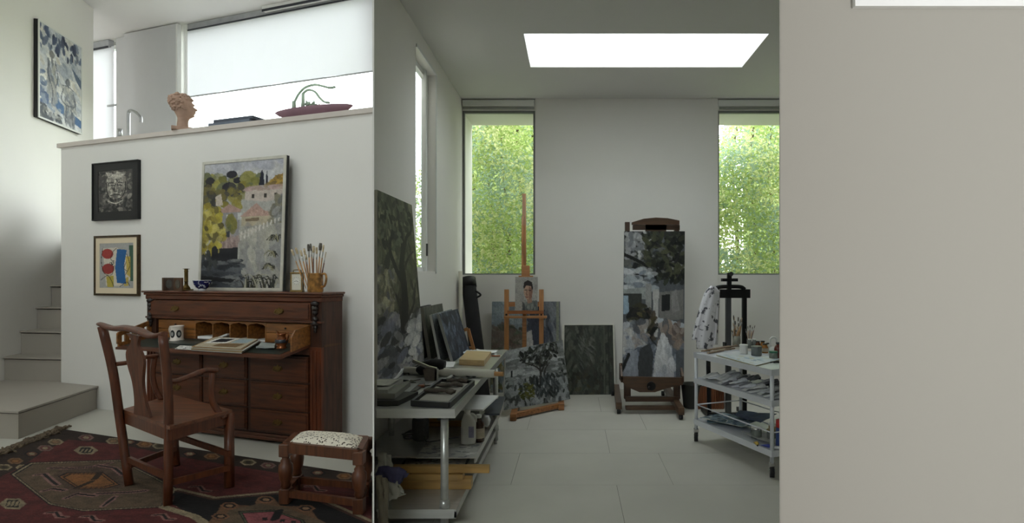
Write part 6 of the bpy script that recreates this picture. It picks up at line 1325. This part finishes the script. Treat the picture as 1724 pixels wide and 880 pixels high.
cloth('rag', [[cp(634, 762, 3.2), cp(646, 762, 3.22), cp(658, 768, 3.25)], [cp(634, 785, 3.14), cp(650, 786, 3.16), cp(664, 790, 3.2)], [cp(633, 805, 3.1), cp(650, 806, 3.13), cp(668, 806, 3.16)]], CLW, 'grey-white rag bunched on the lower shelf at the wall end', 1, .012)
cloth('rag', [[cp(633, 786, 3.08), cp(655, 784, 3.08), cp(676, 788, 3.12), cp(690, 797, 3.16)], [cp(633, 796, 3.06), cp(655, 798, 3.06), cp(672, 806, 3.1), cp(680, 804, 3.14)], [cp(633, 803, 3.05), cp(650, 806, 3.05), cp(668, 815, 3.08), cp(676, 810, 3.12)]], CLP, 'purple rag tied around the bundle under the table', 2, .008)
cloth('rag', [[cp(652, 806, 3.07), cp(662, 808, 3.08), cp(670, 812, 3.1)], [cp(652, 824, 3.05), cp(668, 824, 3.06), cp(678, 828, 3.08)], [cp(654, 843, 3.04), cp(668, 838, 3.05), cp(684, 832, 3.07)]], CLW, 'white rag corner flopping over the lower shelf edge', 3, .008)
cloth('rag', [[cp(632, 800, 2.98), cp(645, 802, 2.98), cp(652, 806, 3.0)], [cp(632, 840, 2.96), cp(644, 840, 2.96), cp(653, 842, 2.98)], [cp(632, 896, 2.95), cp(646, 896, 2.95), cp(658, 896, 2.97)]], mat('stained_canvas_rag', (150, 142, 128), .9, var=.2), 'long stained cloth hanging at the very corner of the table', 4, .006)

# ================================================================== STEEL TROLLEY
O = Vector((1.051, 4.80, 0)); ax = Vector((.365, -.931, 0)).normalized(); ay = Vector((.931, .365, 0)).normalized(); LT, WT = .93, .46
MT = Matrix(((ax.x, ay.x, 0, O.x), (ax.y, ay.y, 0, O.y), (0, 0, 1, 0), (0, 0, 0, 1)))
tro = thing('trolley', 'three-tier metal trolley on castors crowded with paint materials', 'trolley', MT @ Vector((LT/2, WT/2, 0)))
def tbx(b, x0, x1, y0, y1, z0_, z1_, bev=0): box(b, (x0, y0, z0_), (x1, y1, z1_), MT, bev)
for (x, y) in ((0, 0), (LT, 0), (0, WT), (LT, WT)):
    b = nb(); cyl(b, MT @ Vector((x, y, .1)), MT @ Vector((x, y, .748)), .0145, n=12); lg = put('post', b, ALU, tro)
    b = nb(); p = MT @ Vector((x, y, .04)); cyl(b, p+Vector((-.014, .004, 0)), p+Vector((.014, -.004, 0)), .04, n=18); cs = put('castor', b, RUBBER, lg)
    b = nb(); cyl(b, p+Vector((-.018, .005, 0)), p+Vector((.018, -.005, 0)), .018, n=12); put('hub', b, CHROME, cs); b = nb(); box(b, (p.x-.02, p.y-.012, p.z+.03), (p.x+.02, p.y+.012, p.z+.068), bev=.004); put('fork', b, CHROME, cs)
for z in (.745, .53, .18):
    b = nb(); tbx(b, -.012, LT+.012, -.012, WT+.012, z-.006, z); sh = put('shelf', b, ALU, tro)
    b = nb(); tbx(b, -.014, LT+.014, -.016, -.012, z-.036, z+.008); tbx(b, -.014, LT+.014, WT+.012, WT+.016, z-.036, z+.008); tbx(b, -.016, -.012, -.012, WT+.012, z-.036, z+.008); tbx(b, LT+.012, LT+.016, -.012, WT+.012, z-.036, z+.008); put('shelf_rim', b, ALU, sh)
b = nb()
for p0, p1 in (((0, 0), (LT, 0)), ((LT, 0), (LT, WT)), ((LT, WT), (0, WT)), ((0, WT), (0, 0))): tube(b, [MT @ Vector((*p0, .31)), MT @ Vector((*p1, .31))], .005, 6)
put('guard_rail', b, ALU, tro)
Z1, Z2, Z3 = .746, .531, .181
def TT(x, y, z=Z1): return MT @ Vector((x, y, z))
def Tq(px, py, z=Z1): return F(px, py, z)
# palette and sticks
pp = Paint(60, 40, (196, 202, 206), 51); pp.dabs(50, (0,0,1,1), [(150,170,190),(206,206,196),(120,140,160),(180,176,150),(220,222,220)], (.03,.08), 2, (0,1), (.3,.8))
canvas('palette', 'paint-smeared glass palette on top of the trolley', [Tq(1222, 596, Z1+.008), Tq(1316, 604, Z1+.008), Tq(1272, 615, Z1+.008), Tq(1206, 597, Z1+.008)], pp, .006, cat='palette', edge=(150, 140, 100))
W_STK = wood('weathered_stick', (142, 120, 96), axis='x', var=.3)
for k, (a, c_) in enumerate((((1182, 592), (1222, 584)), ((1186, 594), (1228, 586)), ((1192, 595), (1236, 587)), ((1200, 592), (1240, 585)))):
    A, C = Tq(*a, Z1+.004), Tq(*c_, Z1+.004); A.z = C.z = Z1+.009+.014*(k % 2); b = nb(); beam(b, A, C, .02, .012); solo('stirring_stick', b, W_STK, ['thin weathered slat nearest the left edge of the trolley top', 'second weathered slat lying flat on the trolley top', 'third weathered slat lying under the white tub side', 'short weathered slat lying beside the white tub'][k], 'stick')
def jar(c, R, H, m, lidm, label, name='jar', lidh=.22, ridged=False):
    r = thing(name, label, 'jar', c); b = nb()
    prof = [(R*.95, 0), (R, .004)]+([(R*(1.0 if k % 2 else .965), H*(.1+.065*k)) for k in range(12)] if ridged else [(R, H*(1-lidh))])+[(R*.97, H*(1-lidh*.9))]
    lathe(b, prof, c, 22); put('body', b, m, r); b = nb(); lathe(b, [(R*1.03, H*(1-lidh*.95)), (R*1.05, H*(1-lidh*.9)), (R*1.05, H*.98), (R*.98, H)], c, 22); put('lid', b, lidm, r); return r
jar(Tq(1252, 595), .034, .078, WCAP, WCAP, 'white ridged plastic tub on the trolley', 'tub', .15, True)
jar(Tq(1273.5, 598), .042, .078, mat('grey_paint_pot', (98, 104, 104), .5, var=.25, scale=20), mat('pot_rim_steel', (130, 132, 130), .3, .8), 'dark grey paint pot beside the white tub', 'paint_pot', .12)
jar(Tq(1302, 604), .032, .062, mat('murky_glass', (112, 118, 110), .15, var=.2), mat('green_lid', (52, 110, 84), .4), 'glass jar with a green lid at the trolley corner')
AMB2 = mat('amber_oil', (150, 96, 36), .12, var=.15, coat=.4); CLEARG = mat('grey_clear_glass', (120, 124, 120), .12, var=.15)
bl_ = [((1262, 586), .022, .085, CLEARG, WCAP, 'clear bottle with white cap behind the grey paint pot'), ((1270, 586), .022, .085, CLEARG, WCAP, 'second clear bottle with white cap, right of its twin'), ((1276, 590), .024, .085, mat('amber_glass', (92, 52, 26), .15), BLACK, 'amber bottle with black cap behind the grey paint pot'), ((1284, 589), .024, .082, AMB2, BLACK, 'pale amber oil bottle, second from the amber one'), ((1288, 594), .026, .082, AMB2, BLACK, 'yellow oil bottle with a paper label at the trolley front'), ((1294, 592), .026, .078, mat('white_bottle', (206, 206, 200), .4), BLACK, 'white bottle with black cap beside the handled jug')]
for k, (p, R, H, m_, cm, lab) in enumerate(bl_): bottle(Tq(*p), R, H, m_, cm, lab, LAB if k == 4 else None, .62)
bottle(Tq(1309.5, 602), .028, .125, mat('red_brown_bottle', (96, 40, 32), .2), BLACK, 'tall red-brown bottle at the right end of the trolley', None, .45)
r = thing('handled_jug', 'white plastic jug with a tall loop handle on the trolley', 'jug', Tq(1302, 596)); c = Tq(1302, 596)
b = nb(); lathe(b, [(.03, 0), (.034, .006), (.034, .05), (.03, .06)], c, 18); put('body', b, WCAP, r)
b = nb(); tube(b, bez([c+Vector(q) for q in ((-.026, 0, .055), (-.027, 0, .12), (-.012, 0, .14), (.014, 0, .14), (.027, 0, .12), (.027, 0, .055))], 6), .0075, 8); put('loop_handle', b, WCAP, r)
b = nb(); p = Tq(1303, 612); tube(b, bez([p+Vector(q) for q in ((-.03, -.01, .01), (0, 0, .012), (.03, .01, .012), (.06, .0, .01))], 4), [.004]*4+[.009]*9, 6); solo('pliers', b, BLACK, 'small black pliers at the near corner of the trolley', 'pliers')
jar(Tq(1220, 583), .018, .04, BLACK, BLACK, 'small black pot beside the slats at the back of the trolley', 'pot')
# brush jar at the back
c = Tq(1240, 583); r = thing('brush_jar', 'glass jar holding a bunch of long paintbrushes on the trolley', 'jar', c)
b = nb(); lathe(b, [(.034, 0), (.037, .005), (.037, .1), (.033, .1), (.032, .008), (.001, .006)], c, 20, caps=False); put('body', b, mat('smeared_glass', (132, 130, 120), .2, var=.3, scale=25), r)
rr = random.Random(8)
for k in range(16):
    px = 1232+17*(k/15)+rr.uniform(-1, 1); py = rr.uniform(530, 556); tip = at(px, py, c.y+rr.uniform(-.03, .03)); base = c+Vector(((tip.x-c.x)*.25, rr.uniform(-.015, .015), .02))
    brush(base, tip, .0042, rr.uniform(.004, .008), ('dark' if k % 3 == 0 else 'pale')+'-handled brush, '+nth(k)+' from the left in the trolley glass jar', 'brushes in the trolley jar', k % 3 == 0, BRIS2 if k % 2 else BRIS, None if k % 3 else mat('grey_brush_handle', (120, 104, 84), .6))
c = Tq(1261, 583)
jar(c, .02, .05, mat('brown_pot', (110, 82, 60), .5), BLACK, 'small brown pot of palette knives behind the bottles', 'pot', .1)
for k in range(5): tip = at(1255+4*k, 548+rr.uniform(-3, 8), c.y); brush(c+Vector(((tip.x-c.x)*.3, 0, .045)), tip, .004, .006, 'short brush, '+nth(k)+' from the left in the small brown pot', 'brushes behind the bottles', k % 2 == 0, BRIS2)
# paint tubes heaped on the middle shelf
TM = [mat('tube_grey', (168, 170, 176), .45, .15, var=.25, scale=30), TUBEW, mat('tube_dark', (110, 110, 116), .45, .15, var=.25, scale=30), mat('tube_pale', (204, 206, 212), .45, .1, var=.2, scale=30)]
rr = random.Random(12)
for k in range(46):
    x = .03+(LT-.08)*(k % 23)/22; row = k//23; y = .02+.2*row+rr.uniform(0, .05); L = rr.uniform(.1, .15); a = rr.uniform(.9, 2.0)
    ti = rr.randrange(4); tn = ('grey', 'white', 'dark grey', 'pale silver')[ti]
    d = ax*math.cos(a)+ay*math.sin(a); h = .002+(.018 if k % 2 else 0)+(.02 if rr.random() < .3 else 0)
    ptube(TT(x, y, Z2+h), d, L, rr.uniform(.017, .024), TM[ti], tn+' paint tube, '+nth(k % 23)+' from the left in the '+('front', 'back')[row]+' row on the trolley', 'paint tubes on the trolley', [BLACK, WCAP, WCAP][k % 3])
# lower shelf: prints, jars, cloths
pq = Paint(60, 44, (120, 140, 156), 53); pq.dabs(70, (0,0,1,1), [(210,212,210),(70,96,120),(40,60,80),(160,176,184),(96,110,100)], (.03,.08), 2); 
canvas('art_print', 'blue seascape print curling over the lower trolley shelf', [TT(.03, .25, Z3+.045), TT(.4, .36, Z3+.07), TT(.48, .1, Z3+.05), TT(.05, -.0, Z3+.03)], pq, .003, cat='print')
sheet('art_print', [TT(.02, .1, Z3+.004), TT(.3, .3, Z3+.01), TT(.5, .2, Z3+.02), TT(.16, -.005, Z3+.004)], .003, mat('teal_paper', (90, 120, 136), .7, var=.3, scale=12), 'teal paper lying lowest on the lower trolley shelf', 'print', lift=.04, seed=3)
sheet('art_print', [TT(.2, .3, Z3+.085), TT(.5, .42, Z3+.09), TT(.55, .22, Z3+.085), TT(.28, .16, Z3+.08)], .003, mat('navy_paper', (54, 66, 92), .7, var=.3, scale=14), 'navy print topmost on the lower trolley shelf', 'print', lift=.04, seed=6)
for k, (x, y, R, H, m_, lm, lab) in enumerate(((.62, .12, .04, .08, MATS['murky_glass'], CHROME, 'glass jar with steel lid on the lower trolley shelf'), (.7, .2, .038, .075, CLEARG, BRASS, 'clear jar with brass lid on the lower trolley shelf'), (.6, .3, .036, .09, mat('ochre_jar', (170, 142, 90), .4), WCAP, 'ochre jar with white lid on the lower trolley shelf'), (.78, .3, .036, .085, mat('white_jar', (196, 196, 190), .4), WCAP, 'white jar at the back of the lower trolley shelf'))): jar(TT(x, y, Z3), R, H, m_, lm, lab)
sheet('plastic_sheet', [TT(.5, .2, Z3+.004), TT(.72, .3, Z3+.01), TT(.86, .1, Z3+.012), TT(.6, .0, Z3+.004)], .003, mat('crumpled_film', (170, 172, 170), .3, var=.2), 'crumpled clear film under the jars on the trolley', 'film', lift=.05, seed=8)
for k in range(3): ptube(TT(.72+.07*k, .03, Z3+.001), (ax+ay*.6*(k-1)), .09, .014, [mat('yellow_tube', (190, 160, 70), .5), TUBEB, TM[1]][k], ['yellow paint tube at the front of the lower trolley shelf', 'blue paint tube at the front of the lower trolley shelf', 'white paint tube at the front of the lower trolley shelf'][k], None)
r = thing('spray_can', 'red-capped spray can at the right edge of the trolley', 'can', TT(.9, .1, Z3)); c = TT(.9, .1, Z3)
b = nb(); lathe(b, [(.03, 0), (.032, .004), (.032, .15), (.02, .165)], c, 18); put('body', b, mat('blue_can', (60, 80, 140), .3, .3), r); b = nb(); lathe(b, [(.031, .15), (.031, .2), (.026, .205)], c, 18); put('cap', b, mat('red_cap', (190, 40, 40), .4), r)

# ================================================================== BLACK EASEL WITH THE PAINTING SHIRT
YK = 5.55
def K_(px, py, dy=0): return at(px, py, YK+dy)
bk = thing('black_easel', 'black metal easel standing behind the trolley by the right window', 'easel', (K_(1232, 1).x, YK, 0)); BM = mat('black_metal', (20, 20, 22), .45, .4, var=.1)
gm = mat('grey_metal_mast', (92, 94, 98), .4, .7)
b = nb(); beam(b, Vector((K_(1226, 1).x, YK, .05)), K_(1226, 500), .05, .04, (0, 1, 0)); put('mast', b, gm, bk)
b = nb(); beam(b, K_(1227, 500), K_(1228, 459), .04, .035, (0, 1, 0)); put('mast_top', b, BM, bk)
b = nb(); beam(b, K_(1215, 471, -.03), K_(1241, 471, -.03), .06, .03); cl_ = put('top_clamp', b, BM, bk); b = nb(); cyl(b, K_(1231, 461, -.03), K_(1231, 461, .05), .022, n=12); put('clamp_knob', b, BM, cl_)
b = nb(); beam(b, K_(1209, 494), K_(1262, 494), .05, .085); put('cross_bar', b, BM, bk)
b = nb(); tube(b, bez([K_(1205, 485), K_(1215, 482.5), K_(1245, 482.5), K_(1254, 487)], 5), .02, 8); put('upper_bar', b, BM, bk)
b = nb(); beam(b, Vector((K_(1253, 1).x, YK, .05)), K_(1253, 500), .04, .04, (0, 1, 0)); put('post', b, BM, bk)
b = nb(); beam(b, Vector((K_(1196, 1).x, YK+.05, .05)), Vector((K_(1194, 1).x, YK+.05, .75)), .035, .035, (0, 1, 0)); put('post', b, BM, bk)
b = nb(); beam(b, Vector((K_(1190, 1).x, YK, .035)), Vector((K_(1262, 1).x, YK, .035)), .05, .05); ftb = put('foot_bar', b, BM, bk)
for px in (1195, 1258): b = nb(); beam(b, Vector((K_(px, 1).x, YK-.28, .03)), Vector((K_(px, 1).x, YK+.3, .03)), .04, .04); put('foot', b, BM, bk)
# shirt hanging from the cross bar: body and a sleeve, paint spots in the cloth
SHIRT = bpy.data.materials.new('paint_spotted_cotton'); SHIRT.use_nodes = True; _n = SHIRT.node_tree.nodes; _l = SHIRT.node_tree.links
_t = _n.new('ShaderNodeTexCoord'); _v = _n.new('ShaderNodeTexNoise'); _v.inputs['Scale'].default_value = 17; _v.inputs['Detail'].default_value = 4; _r = _n.new('ShaderNodeValToRGB'); _r.color_ramp.elements[0].position = .39; _r.color_ramp.elements[0].color = (*lin((84, 84, 92)), 1); _r.color_ramp.elements[1].position = .44; _r.color_ramp.elements[1].color = (*lin((220, 218, 224)), 1)
_l.new(_t.outputs['Object'], _v.inputs['Vector']); _l.new(_v.outputs['Fac'], _r.inputs['Fac']); _l.new(_r.outputs['Color'], _n['Principled BSDF'].inputs['Base Color']); _n['Principled BSDF'].inputs['Roughness'].default_value = .9
def hang(rows_, front, back, seed):
    """closed hanging cloth form: rows of (left px, right px, y px) swept into a soft flattened tube with folds"""
    b = nb(); R_ = []
    ys = np.linspace(rows_[0][2], rows_[-1][2], 26); 
    for j, y in enumerate(ys):
        l_ = np.interp(y, [q[2] for q in rows_], [q[0] for q in rows_]); r_ = np.interp(y, [q[2] for q in rows_], [q[1] for q in rows_]); ring_ = []
        for k in range(32):
            a = 2*PI*k/32; cxp = (l_+r_)/2; hw_ = (r_-l_)/2; f = 1+.08*math.sin(5*a+seed+j*.12)+.05*math.sin(9*a+j*.3); d = (front if math.sin(a) < 0 else back)*math.sin(a)*f
            ring_.append(b.verts.new(at(cxp+hw_*math.cos(a)*(1+.03*math.sin(7*a+j*.2)), y, YK-.10+d)))
        R_.append(ring_)
    for A, B in zip(R_, R_[1:]):
        for k in range(32): b.faces.new((A[k], A[(k+1) % 32], B[(k+1) % 32], B[k])).smooth = True
    b.faces.new(R_[0]); b.faces.new(R_[-1][::-1]); return b
sh = thing('shirt', 'white paint-spotted shirt hung over the black easel', 'shirt', K_(1195, 590))
put('shirt_body', hang([(1196, 1204, 481), (1189, 1210, 488), (1184, 1211, 500), (1177, 1209, 530), (1172, 1206, 560), (1173, 1200, 587)], .09, .05, 1), SHIRT, sh)
put('sleeve', hang([(1186, 1196, 492), (1178, 1192, 515), (1170, 1186, 545), (1165, 1179, 568), (1165, 1175, 572)], .06, .05, 3), SHIRT, sh)
put('sleeve', hang([(1203, 1212, 488), (1202, 1211, 520), (1199, 1209, 555), (1197, 1208, 580)], .05, .05, 5), SHIRT, sh)
# bin and basket behind the trolley
c = F(1165, 691); c = Vector((c.x+.03, c.y+.15, 0)); r = thing('bin', 'dark grey bucket bin standing behind the trolley', 'bin', c)
b = nb(); lathe(b, [(.085, 0), (.09, .01), (.115, .25), (.12, .255), (.108, .25), (.085, .02)], c, 22, caps=False); put('body', b, mat('dark_zinc', (66, 66, 62), .5, .5), r); b = nb(); lathe(b, [(.001, .012), (.085, .012)], c, 22, caps=False); put('bottom', b, MATS['dark_zinc'], r)
c0 = F(1194, 686); r = thing('basket', 'brown slatted wooden basket stuffed with rags', 'basket', Vector((c0.x, 6.08, 0)), 0)
W_BSK = wood('basket_wood', (122, 72, 44), axis='z', var=.3); xb0, xb1, yb0, yb1, hb = c0.x-.135, c0.x+.135, 5.95, 6.2, .24
b = nb(); box(b, (xb0+.006, yb0+.006, .004), (xb1-.006, yb1-.006, hb-.02)); put('liner', b, mat('dark_liner', (50, 34, 26), .9), r)
for k in range(11):
    x = xb0+(xb1-xb0)*(k+.5)/11; b = nb(); box(b, (x-.011, yb0-.004, 0), (x+.011, yb0+.006, hb), bev=.002); put('slat', b, W_BSK, r)
for k in range(10):
    y = yb0+(yb1-yb0)*(k+.5)/10
    for xx in (xb0, xb1): b = nb(); box(b, (xx-.005, y-.011, 0), (xx+.005, y+.011, hb), bev=.002); put('slat', b, W_BSK, r)
rr = random.Random(4)
for k in range(6):
    b = nb(); blob(b, (c0.x-.1+.04*k, 6.05+rr.uniform(-.06, .06), hb+.012), (.045, .05, .03), 12, 8, None, .25, k); solo('rag', b, [CLW, mat('dark_rag', (60, 58, 66), .9, var=.3), GREYPAPER][k % 3], 'crumpled rag, '+nth(k)+' from the left in the slatted basket', 'cloth', 'rags in the basket')
bx('white_box', c0.x+.16, c0.x+.23, 6.0, 6.15, .001, .24, PAPER, 'narrow white box beside the slatted basket', 'box')
